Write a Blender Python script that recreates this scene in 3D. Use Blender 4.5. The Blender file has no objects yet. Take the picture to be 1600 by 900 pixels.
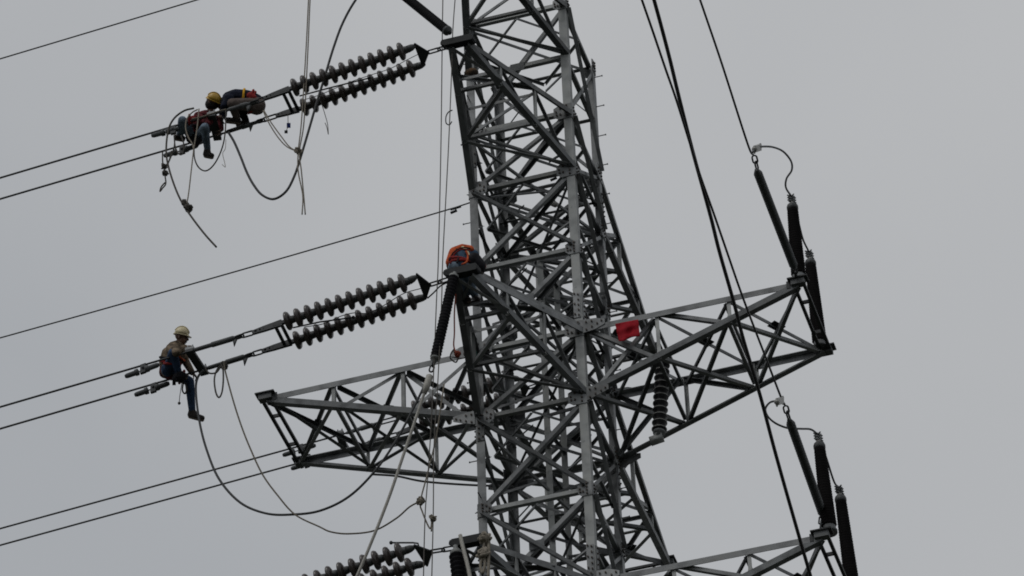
import bpy, bmesh, math, random
import numpy as np
from mathutils import Vector, Matrix
random.seed(7)
SC = bpy.context.scene
COL = SC.collection
V = Vector

# ------------------------------------------------------------------ camera
FPX = 6758.376                                   # focal length in pixels of a 1600 wide picture
CAM = V((13.99806, -51.92303, 1.6))
RT = V((0.9558171, 0.2924387, -0.0298868)).normalized()
UP = V((0.2092245, -0.6053519, 0.7679676)).normalized()
FW = V((-0.2064914, 0.7402896, 0.6397911)).normalized()
cd = bpy.data.cameras.new('camera'); cam = bpy.data.objects.new('camera', cd); COL.objects.link(cam)
cd.sensor_width = 36.0; cd.lens = FPX/1600*36; cd.clip_start = 0.5; cd.clip_end = 5000
m = Matrix.Identity(4)
for i in range(3):
    m[i][0] = RT[i]; m[i][1] = UP[i]; m[i][2] = -FW[i]; m[i][3] = CAM[i]
cam.matrix_world = m
SC.camera = cam

# ------------------------------------------------------------------ light: overcast sky
SUN_EL, SUN_AZ = 52.0, 205.0                     # degrees; azimuth clockwise from +Y
w = bpy.data.worlds.new('World'); SC.world = w; w.use_nodes = True
nt = w.node_tree; nt.nodes.clear()
N = nt.nodes.new; LK = nt.links.new
out = N('ShaderNodeOutputWorld'); bg = N('ShaderNodeBackground')
sky = N('ShaderNodeTexSky'); sky.sky_type = 'NISHITA'; sky.sun_disc = False
sky.sun_elevation = math.radians(SUN_EL); sky.sun_rotation = math.radians(SUN_AZ)
sky.air_density = 1.0; sky.dust_density = 6.0; sky.ozone_density = 1.0
hsv = N('ShaderNodeHueSaturation'); hsv.inputs['Saturation'].default_value = 0.03
tc = N('ShaderNodeTexCoord'); nz = N('ShaderNodeTexNoise'); nz.noise_dimensions = '4D'; nz.inputs['W'].default_value = 11.6; ramp = N('ShaderNodeMapRange')
nz.inputs['Scale'].default_value = 2.2; nz.inputs['Detail'].default_value = 3.0; nz.inputs['Roughness'].default_value = 0.45
ramp.inputs['From Min'].default_value = 0.36; ramp.inputs['From Max'].default_value = 0.62
ramp.inputs['To Min'].default_value = 0.0; ramp.inputs['To Max'].default_value = 1.0
flat = N('ShaderNodeMix'); flat.data_type = 'RGBA'; flat.inputs[0].default_value = 0.85
flat.inputs[7].default_value = (4.66, 4.77, 4.90, 1)   # cloud deck, evens out the clear-sky gradient
tone = N('ShaderNodeMix'); tone.data_type = 'RGBA'
tone.inputs[6].default_value = (3.98, 4.18, 4.45, 1); tone.inputs[7].default_value = (5.62, 5.69, 5.80, 1)
nz2 = N('ShaderNodeTexNoise'); nz2.inputs['Scale'].default_value = 11.0; nz2.inputs['Detail'].default_value = 4.0
add = N('ShaderNodeMath'); add.operation = 'MULTIPLY_ADD'; add.inputs[1].default_value = 0.22; add.inputs[2].default_value = -0.11
add2 = N('ShaderNodeMath'); add2.operation = 'ADD'; add2.use_clamp = True
LK(sky.outputs[0], hsv.inputs['Color']); LK(hsv.outputs[0], flat.inputs[6])
LK(tc.outputs['Generated'], nz.inputs['Vector']); LK(nz.outputs[0], ramp.inputs['Value'])
LK(tc.outputs['Generated'], nz2.inputs['Vector']); LK(nz2.outputs[0], add.inputs[0])
LK(ramp.outputs[0], add2.inputs[0]); LK(add.outputs[0], add2.inputs[1]); LK(add2.outputs[0], tone.inputs[0])
LK(tone.outputs[2], flat.inputs[7]); LK(flat.outputs[2], bg.inputs['Color']); bg.inputs['Strength'].default_value = 0.1
LK(bg.outputs[0], out.inputs['Surface'])
sd = bpy.data.lights.new('sun', 'SUN'); sd.energy = 0.6; sd.angle = math.radians(25); sd.color = (1, .97, .92)
so = bpy.data.objects.new('sun', sd); COL.objects.link(so)
az, el = math.radians(SUN_AZ), math.radians(SUN_EL)
so.rotation_euler = (-V((math.sin(az)*math.cos(el), math.cos(az)*math.cos(el), math.sin(el)))).to_track_quat('-Z', 'Y').to_euler()
SC.cycles.filter_width = 1.8
SC.view_settings.view_transform = 'Standard'; SC.view_settings.look = 'None'
SC.view_settings.exposure = 0.0; SC.view_settings.gamma = 1.0; SC.view_settings.use_curve_mapping = False

# ------------------------------------------------------------------ picture -> space
def ray(x, y): return FW + RT*((x-800)/FPX) - UP*((y-450)/FPX)
def on_plane(x, y, P, n):
    r = ray(x, y); return CAM + r*((P-CAM).dot(n)/r.dot(n))
def pix(P):
    d = V(P)-CAM; k = d.dot(FW); return 800+FPX*d.dot(RT)/k, 450-FPX*d.dot(UP)/k
Z = V((0, 0, 1))
def half(z): return 0.9 - 0.00226008*(z-44.5621)
def level(y):                                    # height of the tower node on the front right leg
    lo, hi = 20., 70.
    for _ in range(50):
        mid = (lo+hi)/2; h = half(mid)
        if pix((h, -h, mid))[1] > y: lo = mid
        else: hi = mid
    return lo
LEVY = [-330, -240, -150, -70, 4, 85, 172, 262, 385, 512, 617, 762, 905, 1020, 1150]
LZ = [level(y) for y in LEVY]; ZL = dict(zip(LEVY, LZ))
B = 0.03                                         # line leaves along (-1, B)
NL = V((B, 1, 0)).normalized()
T1 = on_plane(716, 66, V((0, 0, ZL[172])), Z)
T2 = on_plane(722, 425, V((0, 0, ZL[512])), Z)
T3 = on_plane(733, 847, V((0, 0, ZL[905])), Z)
TE = on_plane(724, -115, V((0, 0, ZL[4])), Z)
TBK = V((-0.52, 5.6, ZL[172]))
def W(T, x, y, o=0.0): return on_plane(x, y, T+NL*o, NL)
XT, YT = 4.384, 0.894
NR = V((1, 0.035, 0)).normalized()               # right hand line leaves along (.035, -1)

# ------------------------------------------------------------------ materials
MATS = {}
def mat(name, col, rough=.6, metal=0., var=.12, scale=6., spec=.4, stain=None, bump=0.):
    m = bpy.data.materials.new(name); m.use_nodes = True; t = m.node_tree; b = t.nodes['Principled BSDF']
    b.inputs['Roughness'].default_value = rough; b.inputs['Metallic'].default_value = metal
    b.inputs['Specular IOR Level'].default_value = spec
    tc = t.nodes.new('ShaderNodeTexCoord'); n = t.nodes.new('ShaderNodeTexNoise')
    n.inputs['Scale'].default_value = scale; n.inputs['Detail'].default_value = 5
    mr = t.nodes.new('ShaderNodeMapRange'); mr.inputs['From Min'].default_value = .36; mr.inputs['From Max'].default_value = .64
    mr.inputs['To Min'].default_value = 1-var; mr.inputs['To Max'].default_value = 1+var
    oi = t.nodes.new('ShaderNodeObjectInfo'); mo = t.nodes.new('ShaderNodeMapRange')
    mo.inputs['To Min'].default_value = 1-var; mo.inputs['To Max'].default_value = 1+var
    pr = t.nodes.new('ShaderNodeMath'); pr.operation = 'MULTIPLY'
    sc = t.nodes.new('ShaderNodeVectorMath'); sc.operation = 'SCALE'; sc.inputs[0].default_value = col[:3]
    t.links.new(tc.outputs['Object'], n.inputs['Vector']); t.links.new(n.outputs[0], mr.inputs['Value'])
    t.links.new(oi.outputs['Random'], mo.inputs['Value'])
    t.links.new(mr.outputs[0], pr.inputs[0]); t.links.new(mo.outputs[0], pr.inputs[1])
    t.links.new(pr.outputs[0], sc.inputs['Scale'])
    last = sc.outputs[0]
    if stain:
        n2 = t.nodes.new('ShaderNodeTexNoise'); n2.inputs['Scale'].default_value = max(2.3, scale); n2.inputs['Detail'].default_value = 8
        r2 = t.nodes.new('ShaderNodeMapRange'); r2.inputs['From Min'].default_value = .52; r2.inputs['From Max'].default_value = .75
        r2.inputs['To Max'].default_value = .85 if spec < .3 else .6
        mx = t.nodes.new('ShaderNodeMix'); mx.data_type = 'RGBA'; mx.inputs[7].default_value = (*stain, 1)
        t.links.new(tc.outputs['Object'], n2.inputs['Vector']); t.links.new(n2.outputs[0], r2.inputs['Value'])
        t.links.new(r2.outputs[0], mx.inputs[0]); t.links.new(last, mx.inputs[6]); last = mx.outputs[2]
    t.links.new(last, b.inputs['Base Color'])
    if bump:
        bp = t.nodes.new('ShaderNodeBump'); bp.inputs['Strength'].default_value = bump; bp.inputs['Distance'].default_value = .02
        n3 = t.nodes.new('ShaderNodeTexNoise'); n3.inputs['Scale'].default_value = scale*3
        t.links.new(tc.outputs['Object'], n3.inputs['Vector']); t.links.new(n3.outputs[0], bp.inputs['Height'])
        t.links.new(bp.outputs[0], b.inputs['Normal'])
    MATS[name] = m; return m
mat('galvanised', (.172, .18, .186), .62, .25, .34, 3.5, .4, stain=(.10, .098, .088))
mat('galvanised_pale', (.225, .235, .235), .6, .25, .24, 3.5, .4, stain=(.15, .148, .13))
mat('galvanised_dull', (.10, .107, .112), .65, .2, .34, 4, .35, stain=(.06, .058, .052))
mat('dark_steel', (.034, .037, .040), .6, .2, .2, 5, .3)
mat('shaded_tip_steel', (.017, .019, .021), .65, 0, .2, 5, .2)  # near arm tip beams, their shade put into the steel colour
mat('bolt', (.045, .036, .03), .6, .3, .3, 20)
mat('porcelain', (.052, .044, .042), .26, 0, .18, 5, .5)
mat('iron_cap', (.066, .07, .072), .6, .2, .2, 8)
mat('black_rubber', (.009, .009, .011), .75, 0, .15, 8, .08)
mat('black_brown_rubber', (.0068, .0062, .0065), .85, 0, .15, 8, .04)
mat('grey_rubber', (.062, .068, .072), .6, 0, .15, 8, .35)
mat('post_porcelain', (.008, .008, .009), .4, 0, .15, 8, .12)
mat('shed_rim', (.27, .27, .26), .5, 0, .1, 8)
mat('aluminium', (.26, .26, .25), .5, .2, .15, 30)
mat('weathered_wire', (.05, .052, .055), .6, .3, .15, 40, .3)
mat('pale_cable', (.34, .33, .30), .6, 0, .15, 30)
mat('black_cable', (.03, .03, .032), .55, 0, .15, 30, .3)
mat('rope', (.20, .18, .15), .9, 0, .25, 60, .1)
mat('dark_rope', (.085, .08, .074), .9, 0, .25, 60, .1)
mat('red_rope', (.22, .055, .035), .9, 0, .25, 60, .1)
mat('red_cloth', (.23, .006, .013), .85, 0, .18, 7, .15, bump=.3)
mat('green_cloth', (.01, .07, .055), .9, 0, .3, 9, .1)
mat('blue_plastic', (.02, .045, .22), .5)
mat('skin', (.14, .078, .055), .6, 0, .1, 20)
mat('eye', (.02, .015, .012), .3)
mat('tan_shirt', (.12, .093, .067), .9, 0, .6, 11, .1, bump=.4)
mat('maroon_shirt', (.075, .018, .022), .9, 0, .7, 14, .1, bump=.4)
mat('navy_jacket', (.014, .018, .036), .85, 0, .3, 9, .15, bump=.4)
mat('blue_shirt', (.035, .06, .095), .9, 0, .3, 9, .1, bump=.4)
mat('brown_work_trousers', (.135, .11, .10), .9, 0, .25, 9, .1, bump=.4)
mat('jeans', (.032, .055, .105), .9, 0, .3, 9, .1, bump=.4)
mat('faded_jeans', (.115, .15, .19), .9, 0, .45, 9, .1, bump=.4)
mat('black_clothes', (.015, .015, .018), .9, 0, .3, 9, .1)
mat('boot', (.03, .025, .023), .7, 0, .2, 9, .3)
mat('sole', (.16, .13, .11), .9)
mat('glove', (.05, .045, .04), .9)
mat('brown_glove', (.11, .075, .06), .9)
mat('yellow_helmet', (.44, .27, .03), .4, 0, .08, 6, .5)
mat('cream_helmet', (.54, .47, .29), .45, 0, .12, 9, .5, stain=(.30, .25, .17))
mat('orange_webbing', (.38, .075, .028), .8, 0, .5, 13, .1, stain=(.10, .02, .015), bump=.5)
mat('red_webbing', (.21, .02, .02), .8, 0, .2, 9, .2)
mat('yellow_webbing', (.60, .33, .02), .8, 0, .1, 9, .2)
mat('pale_strap', (.5, .42, .27), .8)
mat('canvas', (.035, .028, .022), .9, 0, .4, 8, .1, stain=(.16, .08, .03))
mat('hair', (.012, .011, .011), .8)
mat('ground', (.05, .054, .044), .95, 0, .35, .08, .1, stain=(.075, .068, .055))

# ------------------------------------------------------------------ mesh builder
class MB:
    def __init__(s): s.v = []; s.f = []; s.m = []
    def add(s, vs, fs, mi=0):
        o = len(s.v); s.v += [V(p) for p in vs]; s.f += [tuple(i+o for i in f) for f in fs]; s.m += [mi]*len(fs); return s
    def prism(s, ring0, ring1, mi=0, caps=True):
        n = len(ring0); fs = [(i, (i+1) % n, n+(i+1) % n, n+i) for i in range(n)]
        if caps: fs += [tuple(range(n))[::-1], tuple(range(n, 2*n))]
        return s.add(list(ring0)+list(ring1), fs, mi)
    def angle(s, a, b, wd, d1, d2, t=None, w2=None):
        """steel angle section: two flanges along d1 and d2 meeting on the line a-b"""
        t = t or max(.008, wd*.11); w2 = w2 or wd
        P = [(0, 0), (wd, 0), (wd, t), (t, t), (t, w2), (0, w2)]
        a, b = V(a), V(b)
        r0 = [a+d1*p+d2*q for p, q in P]; r1 = [b+d1*p+d2*q for p, q in P]
        n = 6
        s.add(r0+r1, [(i, (i+1) % n, n+(i+1) % n, n+i) for i in range(n)]+[(3, 2, 1, 0), (5, 4, 3, 0), (6, 7, 8, 9), (6, 9, 10, 11)])
        return s
    def box(s, c, ax, ay, az, sx, sy, sz, mi=0):
        c = V(c); vs = [c+ax*(x*sx/2)+ay*(y*sy/2)+az*(z*sz/2) for x in (-1, 1) for y in (-1, 1) for z in (-1, 1)]
        return s.add(vs, [(0, 1, 3, 2), (4, 6, 7, 5), (0, 4, 5, 1), (2, 3, 7, 6), (0, 2, 6, 4), (1, 5, 7, 3)], mi)
    def bar(s, a, b, wx, wy, ref=Z, mi=0):
        a, b = V(a), V(b); ax = (b-a); L = ax.length; ax = ax.normalized(); ay = (ref-ax*ref.dot(ax)).normalized(); az = ax.cross(ay)
        return s.box((a+b)/2, ax, ay, az, L, wx, wy, mi)
    def cyl(s, a, b, r0, r1=None, n=8, mi=0):
        r1 = r0 if r1 is None else r1; a, b = V(a), V(b); ax = (b-a).normalized()
        x = ax.orthogonal().normalized(); y = ax.cross(x)
        c = [(math.cos(2*math.pi*i/n), math.sin(2*math.pi*i/n)) for i in range(n)]
        return s.prism([a+(x*p+y*q)*r0 for p, q in c], [b+(x*p+y*q)*r1 for p, q in c], mi)
    def lathe(s, a, b, prof, n=16, mi=None):
        """prof: (distance along axis from a, radius[, material])"""
        a, b = V(a), V(b); ax = (b-a).normalized(); x = ax.orthogonal().normalized(); y = ax.cross(x)
        o = len(s.v)
        for p in prof:
            for i in range(n):
                t = 2*math.pi*i/n; s.v.append(a+ax*p[0]+(x*math.cos(t)+y*math.sin(t))*p[1])
        for k in range(len(prof)-1):
            for i in range(n):
                s.f.append((o+k*n+i, o+k*n+(i+1) % n, o+(k+1)*n+(i+1) % n, o+(k+1)*n+i)); s.m.append(prof[k+1][2] if len(prof[k+1]) > 2 else 0)
        s.f.append(tuple(o+i for i in range(n))[::-1]); s.m.append(0)
        s.f.append(tuple(o+(len(prof)-1)*n+i for i in range(n))); s.m.append(0)
        return s
    def tube(s, pts, r, n=8, mi=0, closed=False, rs=None):
        pts = [V(p) for p in pts]; k = len(pts); o = len(s.v); nrm = None
        for i, p in enumerate(pts):
            if closed: t = pts[(i+1) % k]-pts[i-1]
            else: t = pts[min(i+1, k-1)]-pts[max(i-1, 0)]
            t = t.normalized()
            nrm = t.orthogonal().normalized() if nrm is None else (nrm-t*nrm.dot(t)).normalized()
            bn = t.cross(nrm); rr = rs[i] if rs else r
            for j in range(n):
                a = 2*math.pi*j/n; s.v.append(p+(nrm*math.cos(a)+bn*math.sin(a))*rr)
        for i in range(k if closed else k-1):
            i2 = (i+1) % k
            for j in range(n):
                s.f.append((o+i*n+j, o+i*n+(j+1) % n, o+i2*n+(j+1) % n, o+i2*n+j)); s.m.append(mi)
        if not closed:
            s.f.append(tuple(o+j for j in range(n))[::-1]); s.m.append(mi)
            s.f.append(tuple(o+(k-1)*n+j for j in range(n))); s.m.append(mi)
        return s
    def ball(s, c, r, sq=(1, 1, 1), n=10, mi=0, jit=0.):
        c = V(c); vs = []; fs = []
        for i in range(n//2+1):
            th = math.pi*i/(n//2)
            for j in range(n):
                ph = 2*math.pi*j/n; k = r*(1+random.uniform(-jit, jit))
                vs.append(c+V((k*math.sin(th)*math.cos(ph)*sq[0], k*math.sin(th)*math.sin(ph)*sq[1], k*math.cos(th)*sq[2])))
        for i in range(n//2):
            for j in range(n): fs.append((i*n+j, (i+1)*n+j, (i+1)*n+(j+1) % n, i*n+(j+1) % n))
        return s.add(vs, fs, mi)
    def link(s, a, b, r, wd, side, n=6, mi=0):
        """one chain link lying between a and b, width wd towards side"""
        a, b = V(a), V(b); ax = (b-a).normalized(); sd = (side-ax*side.dot(ax)).normalized(); h = wd/2; L = (b-a).length
        pts = []
        for k in range(8):
            t = math.pi*k/7-math.pi/2; pts.append(b-ax*h+ax*(h*math.cos(t))+sd*(h*math.sin(t)))
        for k in range(8):
            t = math.pi*k/7+math.pi/2; pts.append(a+ax*h+ax*(h*math.cos(t))+sd*(h*math.sin(t)))
        return s.tube(pts, r, n, mi, closed=True)

def build(name, mb, mats, parent=None, smooth=False):
    if isinstance(mats, str): mats = [mats]
    O = V((0, 0, 0)); q = parent
    while q is not None: O = O+q.location; q = q.parent
    me = bpy.data.meshes.new(name); me.from_pydata([tuple(p-O) for p in mb.v], [], mb.f)
    for x in mats: me.materials.append(MATS[x])
    me.polygons.foreach_set('material_index', mb.m)
    if smooth: me.polygons.foreach_set('use_smooth', [True]*len(me.polygons))
    me.update()
    bm = bmesh.new(); bm.from_mesh(me); bmesh.ops.recalc_face_normals(bm, faces=bm.faces); bm.to_mesh(me); bm.free()
    o = bpy.data.objects.new(name, me); COL.objects.link(o); o.parent = parent
    return o
def tag(o, label=None, cat=None, group=None, kind=None):
    for k, v in (('label', label), ('category', cat), ('group', group), ('kind', kind)):
        if v: o[k] = v
    return o
def thing(name, loc, label, cat, group=None):
    o = bpy.data.objects.new(name, None); COL.objects.link(o); o.location = V(loc); o.empty_display_size = .2
    return tag(o, label, cat, group)
def solo(name, mb, mats, base, label, cat, group=None, smooth=True):
    """a thing that is one mesh, its origin at base"""
    for i, p in enumerate(mb.v): mb.v[i] = p-V(base)
    o = build(name, mb, mats, None, smooth); o.location = V(base)
    return tag(o, label, cat, group)
def spline(P, k=8):
    P = [V(p) for p in P]
    if len(P) < 3: return P
    out = []
    for i in range(len(P)-1):
        p0 = P[i-1] if i else P[0]*2-P[1]; p1, p2 = P[i], P[i+1]; p3 = P[i+2] if i+2 < len(P) else P[-1]*2-P[-2]
        for j in range(k):
            t = j/k; t2, t3 = t*t, t*t*t
            out.append(.5*((2*p1)+(p2-p0)*t+(2*p0-5*p1+4*p2-p3)*t2+(3*p1-p0-3*p2+p3)*t3))
    return out+[P[-1]]

# ------------------------------------------------------------------ ground
g = MB(); n = 60; S = 2600
for i in range(n+1):
    for j in range(n+1):
        x = (i/n*2-1); y = (j/n*2-1); x = math.copysign(abs(x)**1.6, x)*S; y = math.copysign(abs(y)**1.6, y)*S
        d = math.hypot(x, y); g.v.append(V((x, y, (math.sin(x*.013)*math.cos(y*.011)*2.5)*min(1, max(0, (d-70)/200)))))
for i in range(n):
    for j in range(n): g.f.append((i*(n+1)+j, (i+1)*(n+1)+j, (i+1)*(n+1)+j+1, i*(n+1)+j+1)); g.m.append(0)
tag(build('ground', g, 'ground', None, True), kind='structure')

# ------------------------------------------------------------------ lattice tower
tower = thing('lattice_tower', (0, 0, 0), 'tall galvanised steel lattice tower with a square body and projecting cross arms', 'tower')
jit = lambda a=.002: random.uniform(-a, a)
ZB, ZT = LZ[-1], ZL[4]+.10
def corner(sx, sy, z): h = half(z); return V((sx*h, sy*h, z))
BASEH = 4.6
for sx, sy in ((-1, -1), (1, -1), (1, 1), (-1, 1)):
    l = MB(); l.angle(corner(sx, sy, ZB), corner(sx, sy, ZT), .135, V((-sx, 0, 0)), V((0, -sy, 0)), .016)
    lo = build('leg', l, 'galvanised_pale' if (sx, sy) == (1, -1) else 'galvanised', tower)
    for yy in ((470, 865) if sx*sy < 0 else (215, 640, 850)):   # splice plates with two bolt rows
        z = level(yy+6*sx); c = corner(sx, sy, z)
        for u, n in ((V((-sx, 0, 0)), V((0, sy, 0))), (V((0, -sy, 0)), V((sx, 0, 0)))):
            s = MB(); s.box(c+u*.078+n*.009, u, n, Z, .115, .012, .5)
            for k in range(5):
                for q in ((.05,) if k % 2 else (.05, .112)):
                    p = c+u*q+Z*(-.21+.104*k+(.03 if q > .1 else 0)); s.cyl(p+n*.012, p+n*.040, .015, n=6, mi=1)
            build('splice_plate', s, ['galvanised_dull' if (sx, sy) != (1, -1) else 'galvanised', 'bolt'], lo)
    low = MB(); low.angle(V((sx*BASEH, sy*BASEH, 0)), corner(sx, sy, ZB), .22, V((-sx, 0, 0)), V((0, -sy, 0)), .02)
    build('leg', low, 'galvanised', tower)
FACES = [((-1, -1), (1, -1), V((0, -1, 0))), ((1, -1), (1, 1), V((1, 0, 0))), ((1, 1), (-1, 1), V((0, 1, 0))), ((-1, 1), (-1, -1), V((-1, 0, 0)))]
MAIN = [4, 172, 262, 385, 512, 617, 762, 905, 1020, 1150]
def put(name, a, b, wd, d1, d2, m, parent=tower, t=None):
    mb = MB(); mb.angle(a, b, wd, d1, d2, t); return build(name, mb, m, parent)
for fi, (c0, c1, n) in enumerate(FACES):
    for k in range(len(MAIN)-1):
        zt, zb = ZL[MAIN[k]], ZL[MAIN[k+1]]
        A, Bq, Cq, D = corner(*c0, zt), corner(*c1, zt), corner(*c0, zb), corner(*c1, zb)
        for a, b, outside in ((A, D, True), (Bq, Cq, False)):
            wd = (.082 if k > 1 else .072) if fi == 0 else .066
            if fi == 0 and k == 0 and outside: b = corner(*c1, ZL[85])
            ax = (b-a).normalized(); a2, b2 = a+ax*.10, b-ax*.10
            up = n.cross(ax)
            if up.z < 0: up = -up
            if outside: put('brace', a2+n*(.016+jit())-up*.04, b2+n*(.016+jit())-up*.04, wd, up, n, 'galvanised_dull' if fi in (0,) else 'galvanised')  # front diagonals use darker steel, painting in the shade of the lower flange
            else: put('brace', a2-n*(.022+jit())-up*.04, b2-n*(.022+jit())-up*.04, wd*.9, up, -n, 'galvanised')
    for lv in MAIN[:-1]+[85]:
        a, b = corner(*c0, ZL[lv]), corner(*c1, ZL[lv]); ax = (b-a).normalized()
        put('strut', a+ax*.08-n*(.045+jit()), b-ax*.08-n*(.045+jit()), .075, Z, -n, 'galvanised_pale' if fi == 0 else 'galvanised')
    # secondary members: mid-panel strut and short redundants
    for k in range(1, len(MAIN)-2):
        zt, zb = ZL[MAIN[k]], ZL[MAIN[k+1]]; zm = (zt+zb)/2
        a, b = corner(*c0, zm), corner(*c1, zm); ax = (b-a).normalized(); mid = (a+b)/2
        if fi in (1, 3) or (fi == 2 and k % 2):
            put('redundant', a+ax*.03-n*(.10+jit()), mid-n*(.10+jit()), .05, Z, -n, 'galvanised')
            put('redundant', mid-n*(.103+jit()), b-ax*.03-n*(.103+jit()), .05, Z, -n, 'galvanised_dull')
# light redundants from the crossing of each panel to the legs, and inner ties
for fi, (c0, c1, n) in enumerate(FACES):
    for k in range(len(MAIN)-2):
        zt, zb = ZL[MAIN[k]], ZL[MAIN[k+1]]; A, Bq, Cq, D = corner(*c0, zt), corner(*c1, zt), corner(*c0, zb), corner(*c1, zb)
        for p, q in ((A.lerp(D, .25), A.lerp(Cq, .5)), (Bq.lerp(Cq, .25), Bq.lerp(D, .5))) if fi != 0 else ((A.lerp(D, .75), D.lerp(Bq, .42)),):
            put('light_tie', p-n*(.075+jit()), q-n*(.075+jit()), .032, Z, -n, 'galvanised_dull' if k % 2 else 'galvanised')
for k in range(1, len(MAIN)-2):
    zt, zb = ZL[MAIN[k]], ZL[MAIN[k+1]]
    q = ((-1, -1), (1, 1)) if k % 2 else ((1, -1), (-1, 1))
    for c0, c1, o in ((q[0], q[1], .10), (q[1], q[0], .20)):
        p, e = corner(*c0, zt-o), corner(*c1, zb-o); ax = (e-p).normalized(); p, e = p+ax*.1, e-ax*.1; d1 = (Z-ax*Z.dot(ax)).normalized()
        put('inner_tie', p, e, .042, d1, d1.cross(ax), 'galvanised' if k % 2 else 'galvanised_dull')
# plan bracing inside at each level
for lv in MAIN[:-1]:
    z = ZL[lv]-.05
    p = [corner(*c, z) for c in ((-1, -1), (1, -1), (1, 1), (-1, 1))]
    for a, b, o in ((p[0], p[2], 0.), (p[1], p[3], .06)):
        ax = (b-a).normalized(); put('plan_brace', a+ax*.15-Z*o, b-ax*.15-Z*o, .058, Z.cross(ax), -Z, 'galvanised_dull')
    mids = [(p[i]+p[(i+1) % 4])/2 for i in range(4)]
    for i in range(4):
        a, b = mids[i], mids[(i+1) % 4]; ax = (b-a).normalized()
        put('plan_brace', a+ax*.03-Z*(.012+.009*i), b-ax*.03-Z*(.012+.009*i), .045, Z.cross(ax), -Z, 'galvanised')
# inner riser posts with light ladders between them
zr = level(318)
for (px, py) in ((-.05, .0), (.02, .72)):
    put('riser_post', V((px, py, zr)), V((px*.9, py, ZB)), .10, V((1, 0, 0)), V((0, 1, 0)), 'galvanised_pale')
for k in range(10):
    z = zr-.25-k*.86
    put('riser_rung', V((-.02, .0, z)), V((.06, .72, z)), .05, V((1, 0, 0)), -Z, 'galvanised_dull')
    if k % 2: put('riser_rung', V((-.85, .03, z-.2)), V((-.03, .015, z-.1)), .05, V((0, 1, 0)), -Z, 'galvanised')
    if k % 3 == 0: put('riser_rung', V((.06, .70, z-.3)), V((.86, .8, z-.25)), .055, V((0, 1, 0)), -Z, 'galvanised_dull')
# gusset plates at the nodes
for lv in MAIN[:-1]:
    big = lv in (172, 262, 512, 617, 905, 1020)
    for (sx, sy) in ((-1, -1), (1, -1), (1, 1), (-1, 1)):
        for fx in (0, 1):
            z = ZL[lv]; c = corner(sx, sy, z)
            u = V((-sx, 0, 0)) if fx == 0 else V((0, -sy, 0)); n = V((0, sy, 0)) if fx == 0 else V((sx, 0, 0))
            wq, hq = (.30, .31) if big else (.22, .26)
            P = [(-.004, -hq/2), (wq*.72, -hq/2), (wq, -hq*.28), (wq, hq*.3), (wq*.62, hq/2), (-.004, hq/2)]
            gp = MB(); gp.prism([c+n*.002+u*p+Z*q for p, q in P], [c+n*.0135+u*p+Z*q for p, q in P])
            for q in (-.36, -.12, .12, .36):
                gp.cyl(c+n*.013+u*.075+Z*q*hq, c+n*.036+u*.075+Z*q*hq, .017, n=6, mi=1)
            for p, q in ((.62, .22), (.85, .02), (.62, -.2), (.82, -.2)):
                gp.cyl(c+n*.013+u*p*wq+Z*q*hq, c+n*.036+u*p*wq+Z*q*hq, .017, n=6, mi=1)
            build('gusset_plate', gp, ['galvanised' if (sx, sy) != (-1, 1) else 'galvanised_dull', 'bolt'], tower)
# centre plates where the cross braces meet on the front
for k in (0, 3, 6):
    zt, zb = ZL[MAIN[k]], ZL[MAIN[k+1]]; c = (corner(-1, -1, zt)+corner(1, -1, zb))/2
    gp = MB(); gp.box(c+V((0, -.008, 0)), V((1, 0, 0)), V((0, 1, 0)), Z, .24, .012, .16)
    build('gusset_plate', gp, 'galvanised_dull', tower)
# step bolts up two legs
for sx, sy, d, ys in ((-1, -1, V((-1, 0, 0)), range(60, 900, 62)), (1, 1, V((1, 0, 0)), range(18, 860, 46))):
    for i, y in enumerate(ys):
        c = corner(sx, sy, level(y)); dd = d if i % 2 == 0 or sx > 0 else V((0, sy, 0))
        b = MB(); o = V((0, -sy*.05, 0)) if dd.x else V((-sx*.05, 0, 0))
        b.cyl(c+o, c+o+dd*.13, .009, n=6); b.cyl(c+o+dd*.125, c+o+dd*.14, .016, n=6)
        build('step_bolt', b, 'dark_steel', tower)
# lower body down to the ground (below the picture)
zs = [0, 9, 17, 24, 29.5, 33.5, ZB]
def lowc(sx, sy, z): t = z/ZB; h = BASEH+(half(ZB)-BASEH)*t; return V((sx*h, sy*h, z))
for c0, c1, n in FACES:
    for k in range(6):
        for a, b, o in ((lowc(*c0, zs[k]), lowc(*c1, zs[k+1]), .02), (lowc(*c1, zs[k]), lowc(*c0, zs[k+1]), -.03)):
            ax = (b-a).normalized(); up = n.cross(ax).normalized()
            put('lower_brace', a+n*o, b+n*o, .11, up, n if o > 0 else -n, 'galvanised')
        a, b = lowc(*c0, zs[k+1]), lowc(*c1, zs[k+1]); put('lower_strut', a-n*.05, b-n*.05, .09, Z, -n, 'galvanised')
for sx in (-1, 1):
    for sy in (-1, 1):
        f = MB(); f.box(V((sx*BASEH, sy*BASEH, .15)), V((1, 0, 0)), V((0, 1, 0)), Z, 1.0, 1.0, .7)
        build('concrete_footing', f, 'shed_rim', tower)

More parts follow.
